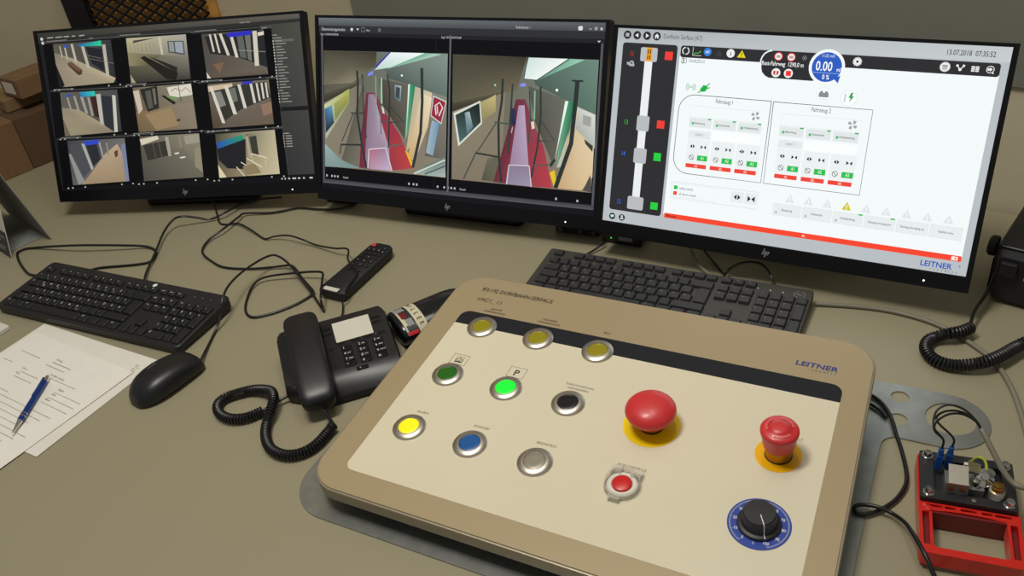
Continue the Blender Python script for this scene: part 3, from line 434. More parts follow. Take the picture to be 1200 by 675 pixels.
S2 = [('P','121218',[(0,0),(574.4300000000001,0),(574.4300000000001,323.185),(0,323.185)]),('P',['6d7476','5c6065','44464b','4a4f52'],[(0,0),(574.4300000000001,0),(574.4300000000001,14),(0,14)]),('P','2e2f33',[(0,14),(574.4300000000001,14),(574.4300000000001,26),(0,26)]),('P','1f2024',[(0,26),(574.4300000000001,26),(574.4300000000001,33),(0,33)]),('T','Überwachungsmodus',6,23,8,'c8ccca','l',0.78),('T','Zug 1 13.07.2018 07:35:48',4,31.5,5,'d8d8d8','l',0.75),('T','Zug 2 13.07.2018 07:35:48',266,31.5,5,'d8d8d8','l',0.75),('T','Rollenfenster 1',412,12,6,'c4c8c8','l',0.75),('C','d0d0cc',75,20,3),('P','d0d0cc',[(85,18),(91,18),(88,22)]),('R','707475',96,16,104,24,0.5),('R','2e2f33',97,17,103,23,0.3),('T','Aktiv',107,22.5,5,'c8ccca','l',0.75),('C','606468',136,20,3.5),('R','dcdcdc',526,6,534,13,2),('P','c0c0c0',[(545,10),(550,10),(550,11),(545,11)]),('R','a0a0a0',555,7,560,12,0.3),('P','c0c0c0',[(565,8),(569,8),(569,12),(565,12)]),('P','d0d0d0',[(561,29),(567,29),(564,32)]),('P',['5a5c60','4e5054','4e5054','5a5c60'],[(5,33),(9,33),(9,310),(5,310)]),('P',['5a5c60','4e5054','4e5054','5a5c60'],[(568,33),(572,33),(572,310),(568,310)]),('P',['3c3d42','3c3d42','55575c','55575c'],[(4,306),(572,304),(572,312),(4,314)]),('P','08080c',[(9,33),(254,33),(254,304),(9,305)]),('P','08080c',[(258,33),(568,33),(568,302),(258,304)]),('P','b8b8bc',[(12,297),(15.5,297),(15.5,301),(12,301)]),('P','b8b8bc',[(24,297),(27.5,297),(27.5,301),(24,301)]),('P','b8b8bc',[(31,297),(34.5,297),(34.5,301),(31,301)]),('P','b8b8bc',[(38,297),(41.5,297),(41.5,301),(38,301)]),('P','b8b8bc',[(200,297),(203.5,297),(203.5,301),(200,301)]),('P','b8b8bc',[(210,297),(213.5,297),(213.5,301),(210,301)]),('P','b8b8bc',[(217,297),(220.5,297),(220.5,301),(217,301)]),('P','b8b8bc',[(262,297),(265.5,297),(265.5,301),(262,301)]),('P','b8b8bc',[(276,297),(279.5,297),(279.5,301),(276,301)]),('P','b8b8bc',[(284,297),(287.5,297),(287.5,301),(284,301)]),('P','b8b8bc',[(291,297),(294.5,297),(294.5,301),(291,301)]),('P','b8b8bc',[(298,297),(301.5,297),(301.5,301),(298,301)]),('P','b8b8bc',[(500,297),(503.5,297),(503.5,301),(500,301)]),('P','b8b8bc',[(540,297),(543.5,297),(543.5,301),(540,301)]),('T','Deutsch',52,301,5,'d8d8d8','l',0.75),('T','Deutsch',310,301,5,'d8d8d8','l',0.75),('P',['4f4d3f','7c8a80','8c7f6c','6e685a'],[(10.3,59.7),(280.5,57.7),(279.4,280.6),(9.8,280.9)]),('P',['6f6a58','4c493c','3d3b30','55523f','8a836c'],[(9.4,124.1),(11.2,60.4),(129.9,59.3),(127.7,84.4),(74.0,117.4)]),('P',['4d4838','6a6450','37352c','37342a'],[(9.7,142.0),(85.8,114.9),(88.1,120.6),(9.5,158.0)]),('P',['8a8272','7d7666','857c6c','847a6a'],[(9.9,157.9),(95.2,118.4),(99.7,278.3),(9.8,280.9)]),('P',['5e5a50','7a7466','5e5a4e'],[(99.9,116.2),(94.9,278.7),(49.0,266.3)]),('P',['c8d0a0','a8b058','909a60','b0b0a0'],[(9.9,161.9),(68.2,128.6),(68.1,154.9),(12.5,228.3)]),('P',['3a6a9a','6aa0c8','2a3030','20282a'],[(10.8,169.9),(28.0,161.0),(32.5,194.7),(12.6,216.1)]),('P',['98a060','b4ac50','8c9048','7c8450'],[(32.9,158.7),(65.3,137.3),(65.2,153.0),(35.0,190.5)]),('P',['6a746c','86958c','63756e','4e5a54'],[(129.9,59.3),(280.6,60.6),(280.5,134.3),(157.5,106.1)]),('P',['e8f2f4','f4fafa','d0e6da','b8d4cc'],[(159.4,59.1),(232.4,58.4),(175.3,83.4),(124.5,92.2)]),('P',['6fae90','b8dcc8','75a890'],[(232.4,58.4),(266.9,59.6),(148.3,90.5)]),('P','3e34a0',[(127.7,84.4),(157.2,59.2),(160.8,59.1),(125.4,91.4)]),('P','8088f0',[(111.5,98.4),(123.1,93.0),(121.7,99.9),(109.7,104.2)]),('P',['4f4c44','66645a','5a5448','3c3a32'],[(134.6,107.1),(198.0,115.7),(194.7,219.5),(144.0,156.7)]),('P',['6f3040','80384a','8a3848','a83444','c04440','8c3848','702c40','6a2c3c'],[(106.9,134.5),(126.4,133.6),(148.7,168.0),(181.0,208.7),(209.8,269.1),(153.9,278.6),(90.1,277.5),(95.0,206.6)]),('P',['8a7888','9a8c9c','b4a8b8','a894a8','9a7c90','8a7488'],[(111.5,137.0),(124.6,136.4),(140.5,188.0),(157.3,233.9),(160.4,276.4),(103.0,277.2),(105.9,217.8)]),('P',['b06878','9a7c98','c0b0cc','b890a4'],[(112.5,240.4),(149.0,235.3),(162.2,277.8),(113.9,277.9)]),('L','e0d8dc',2.2,[(109.7,277.5),(112.5,240.4),(149.9,235.2),(164.1,277.7)]),('L','2c3432',4.5,[(86.3,94.4),(88.1,120.6),(86.1,175.5),(97.3,238.3),(106.8,277.7)]),('L','2c3432',3,[(152.9,98.7),(158.5,129.0),(156.4,234.0)]),('L','3a3c38',2.5,[(98.5,100.8),(100.3,178.7),(106.8,219.7)]),('L','2e3836',6,[(226.8,84.6),(228.6,144.5),(225.9,201.8),(209.8,267.5)]),('L','2e3432',3.2,[(46.8,236.0),(95.0,233.3)]),('L','38403c',2.6,[(49.2,233.8),(45.2,254.4)]),('L','38403c',2.6,[(71.3,174.4),(102.2,172.6)]),('L','38403c',2.2,[(77.5,174.1),(50.2,229.7)]),('L','38403c',2.6,[(157.8,155.9),(188.9,183.4),(158.9,186.8)]),('L','48504c',2.2,[(134.8,155.2),(155.9,152.9)]),('L','48504c',2.2,[(139.5,187.3),(158.9,183.7)]),('L','60605c',3,[(158.2,231.9),(185.7,224.8)]),('L','8aa090',2.5,[(127.7,103.5),(129.3,173.0)]),('L','a0d0b0',3.2,[(140.1,106.1),(141.2,152.9)]),('L','58605c',2,[(138.0,157.0),(139.6,209.6)]),('L','505850',2,[(95.7,101.0),(103.1,133.5)]),('P',['50a078','208058','1c7048','80b898'],[(198.9,114.2),(213.2,117.3),(205.6,183.9),(192.0,219.6)]),('P',['d8f0e4','f0fff8','b8e0cc'],[(198.5,115.0),(202.0,114.8),(194.6,211.7)]),('P',['b8b09c','d6c8a8','d8c8a4','c8b088'],[(213.2,118.1),(249.3,128.4),(234.7,197.4),(194.9,238.9)]),('P',['e0d0b0','e8d8b8','d8c49c','caa878'],[(227.0,129.5),(249.5,136.7),(241.2,189.4),(213.2,257.0),(199.5,246.4)]),('P','e0b830',[(192.6,237.1),(198.5,238.7),(210.6,261.2),(206.6,265.4)]),('P',['908a7c','7f7a70','6c6a62','5a5850'],[(249.4,132.9),(282.5,145.4),(279.6,247.8),(235.4,243.6)]),('L','2e3836',6,[(226.8,84.6),(228.6,144.5),(225.9,201.8),(209.8,267.5)]),('P','c8d0d0',[(251.1,132.1),(279.4,141.9),(269.5,183.8),(246.6,170.0)]),('P','962c3c',[(252.9,135.0),(277.3,143.5),(268.6,180.8),(248.3,168.4)]),('L','e8dcd8',2.5,[(258.3,167.4),(255.8,150.6),(265.2,144.5),(271.5,153.5),(264.0,169.0)]),('L','e8dcd8',2,[(260.1,150.4),(261.3,164.6)]),('P',['98b0c0','6a94b8','88a0b0','a0b0b8'],[(249.8,177.4),(265.1,182.1),(253.1,242.2),(237.6,237.6)]),('P',['8098a0','a8bcc0','60787c'],[(169.3,117.0),(183.8,118.7),(182.2,148.8),(169.5,140.7)]),('P','40484c',[(172.1,120.7),(181.1,121.8),(179.5,143.2),(171.3,139.1)]),('P',['708078','a8b8b0','94a8a0','586c64'],[(278.6,242.2),(280.3,280.5),(209.0,279.0),(235.8,263.0)]),('L','d0dcd4',2.5,[(213.5,278.6),(278.7,247.9)]),('L','4c5c58',2.5,[(236.0,277.8),(278.9,259.4)]),('P',['9ab0b0','6a8884','7c9490'],[(10.4,236.6),(49.0,266.3),(94.9,278.7),(9.8,281.7)]),('P','e0d8c8',[(140.3,156.9),(145.0,160.5),(147.8,172.0),(143.2,170.3)]),('C','f0fff0',184.5,99.7,2),('P',['4f4d3f','7c8a80','8c7f6c','6e685a'],[(290.5,58.6),(565.5,59.6),(566.0,282.3),(292.8,282.2)]),('P',['5c5848','4a4738','3c392e','6f6752'],[(291.0,140.0),(290.5,59.5),(435.1,59.0),(417.0,116.9)]),('P',['4d4836','6a624c','3a372c','332f26'],[(291.5,144.2),(394.0,118.0),(394.2,124.2),(291.9,159.2)]),('P',['8f8672','857c68','857a68','7f7462'],[(291.9,159.2),(396.4,119.9),(392.9,280.2),(292.8,282.2)]),('P','d8dcd0',[(293.9,162.1),(347.6,137.0),(352.6,177.0),(305.3,221.2)]),('P',['30403c','1c2422','24302c','506a6c'],[(298.0,165.4),(345.8,141.3),(349.7,175.1),(308.1,214.5)]),('P',['8098a0','b0c0c0','607880'],[(316.9,160.0),(326.5,157.3),(334.6,184.6),(322.8,198.3)]),('P',['a8a070','c8b878','a09468','8c8458'],[(347.7,141.2),(377.9,125.0),(378.9,154.3),(352.5,172.8)]),('P',['66604f','6a6656','50503f','6c6a5a'],[(388.8,232.2),(392.9,279.4),(354.4,278.5),(365.2,238.4)]),('P',['506a5c','6e8a7c','5c766a','4c5a50'],[(435.1,59.0),(565.6,60.7),(565.5,149.7),(452.9,105.0)]),('P',['d0e0dc','f4f8f4','f0f8f4','dceee6'],[(438.3,59.7),(512.3,59.7),(456.1,96.7),(429.9,95.8)]),('P',['80b8a0','a0d0b8','60907c'],[(514.5,59.7),(540.2,60.4),(454.8,98.0)]),('L','303838',1.6,[(436.5,59.8),(430.8,95.7),(454.8,97.2),(512.3,59.7)]),('P','8890f0',[(424.8,104.2),(434.7,102.9),(435.0,108.7),(424.0,109.2)]),('P',['56584e','6c6e64','605c50','4a483e'],[(439.4,107.6),(516.0,128.3),(493.0,240.8),(455.7,168.5)]),('P',['6c3040','7a384a','884452','a43c4a','b84048','8c3c4c','6a2e3c','642c3a'],[(417.6,131.3),(435.0,130.4),(451.2,168.8),(473.4,208.9),(493.6,280.8),(437.7,281.7),(378.6,279.8),(399.5,201.6)]),('P',['a890ac','b8a8c0','a894ac','9a7c94'],[(422.6,141.4),(434.0,140.8),(450.6,280.5),(405.7,280.4)]),('P',['887c90','8a7c90','a094ac','9088a0'],[(408.2,247.0),(447.7,245.4),(452.5,281.6),(404.8,280.9)]),('L','dcd4dc',2,[(404.8,281.7),(408.2,247.0),(447.7,245.4),(453.5,282.4)]),('P',['2c2c44','3a3a58','24243a','30304a'],[(406.7,146.4),(418.3,147.9),(418.5,177.1),(405.4,173.7)]),('L','b8b8c0',1.6,[(412.6,179.6),(410.7,190.2)]),('P',['50906c','1f7850','1a6a48','78b090'],[(512.5,128.5),(527.0,131.7),(518.8,180.9),(497.7,244.6)]),('P',['e0f4e8','f0fff8','c0e4d0'],[(509.5,129.4),(515.2,129.9),(495.0,236.5)]),('P','b8c0b0',[(518.8,181.7),(513.1,241.2),(499.9,244.4)]),('P',['d8c4a0','e4d2b0','dcc49c','d8bc90','c4a478'],[(529.5,137.6),(565.5,149.7),(566.6,255.3),(548.4,279.8),(499.5,280.2),(508.6,239.5)]),('P',['c8ccc4','d8dcd4','b8bcb4','a8aca4'],[(532.2,138.7),(565.5,149.7),(567.9,206.0),(531.6,176.0)]),('P','a0a49c',[(543.2,151.0),(558.5,154.1),(558.1,170.2),(543.3,167.1)]),('P','e8c020',[(486.9,253.9),(496.5,248.9),(501.4,273.7),(497.2,280.4)]),('P','403c38',[(547.7,191.2),(564.3,202.2),(564.0,212.4),(550.3,199.2)]),('P','504c48',[(562.9,251.5),(567.3,282.2),(550.5,279.6)]),('L','2e3634',4.5,[(390.4,97.4),(390.0,134.8),(384.8,172.9),(387.9,232.3),(394.3,279.2)]),('L','343c3a',3.2,[(409.7,104.9),(407.7,171.5),(406.5,226.6)]),('L','303836',3.4,[(462.8,106.6),(465.5,155.5),(462.1,209.7),(452.7,265.4)]),('L','2a3432',8,[(529.8,95.6),(528.3,131.7),(524.3,201.0),(499.5,280.2)]),('L','2a3432',3,[(519.9,95.2),(540.1,95.1)]),('L','303836',3.4,[(340.8,230.3),(387.9,234.4)]),('L','48504a',3,[(343.1,227.1),(317.7,279.6)]),('L','48504a',2.6,[(377.2,173.4),(407.8,174.8)]),('L','48504a',2.4,[(379.7,175.3),(345.5,226.9)]),('L','404844',2.6,[(462.1,159.8),(494.1,199.1),(464.0,200.4)]),('L','505854',2.4,[(454.5,244.0),(486.2,240.5)]),('L','404844',2.2,[(442.1,115.7),(446.5,164.9),(443.7,206.9)]),('L','80b090',3,[(452.4,115.2),(453.7,164.5)]),('L','505854',2.2,[(439.8,169.5),(453.3,164.5)]),('P','303838',[(486.2,239.3),(494.6,228.1),(497.5,232.1),(489.2,245.3)]),('C','f0fff0',493.2,112.1,2.4),('C','a0e8b0',375.9,108.8,1.8),('P','e8d0c0',[(447.6,169.0),(452.9,166.6),(455.3,178.9),(449.9,181.3)]),('L','08080c',9,[(284.5,50.7),(284.7,283.3)]),('L','63656a',3.2,[(285.0,26.1),(285.1,307.7)])]
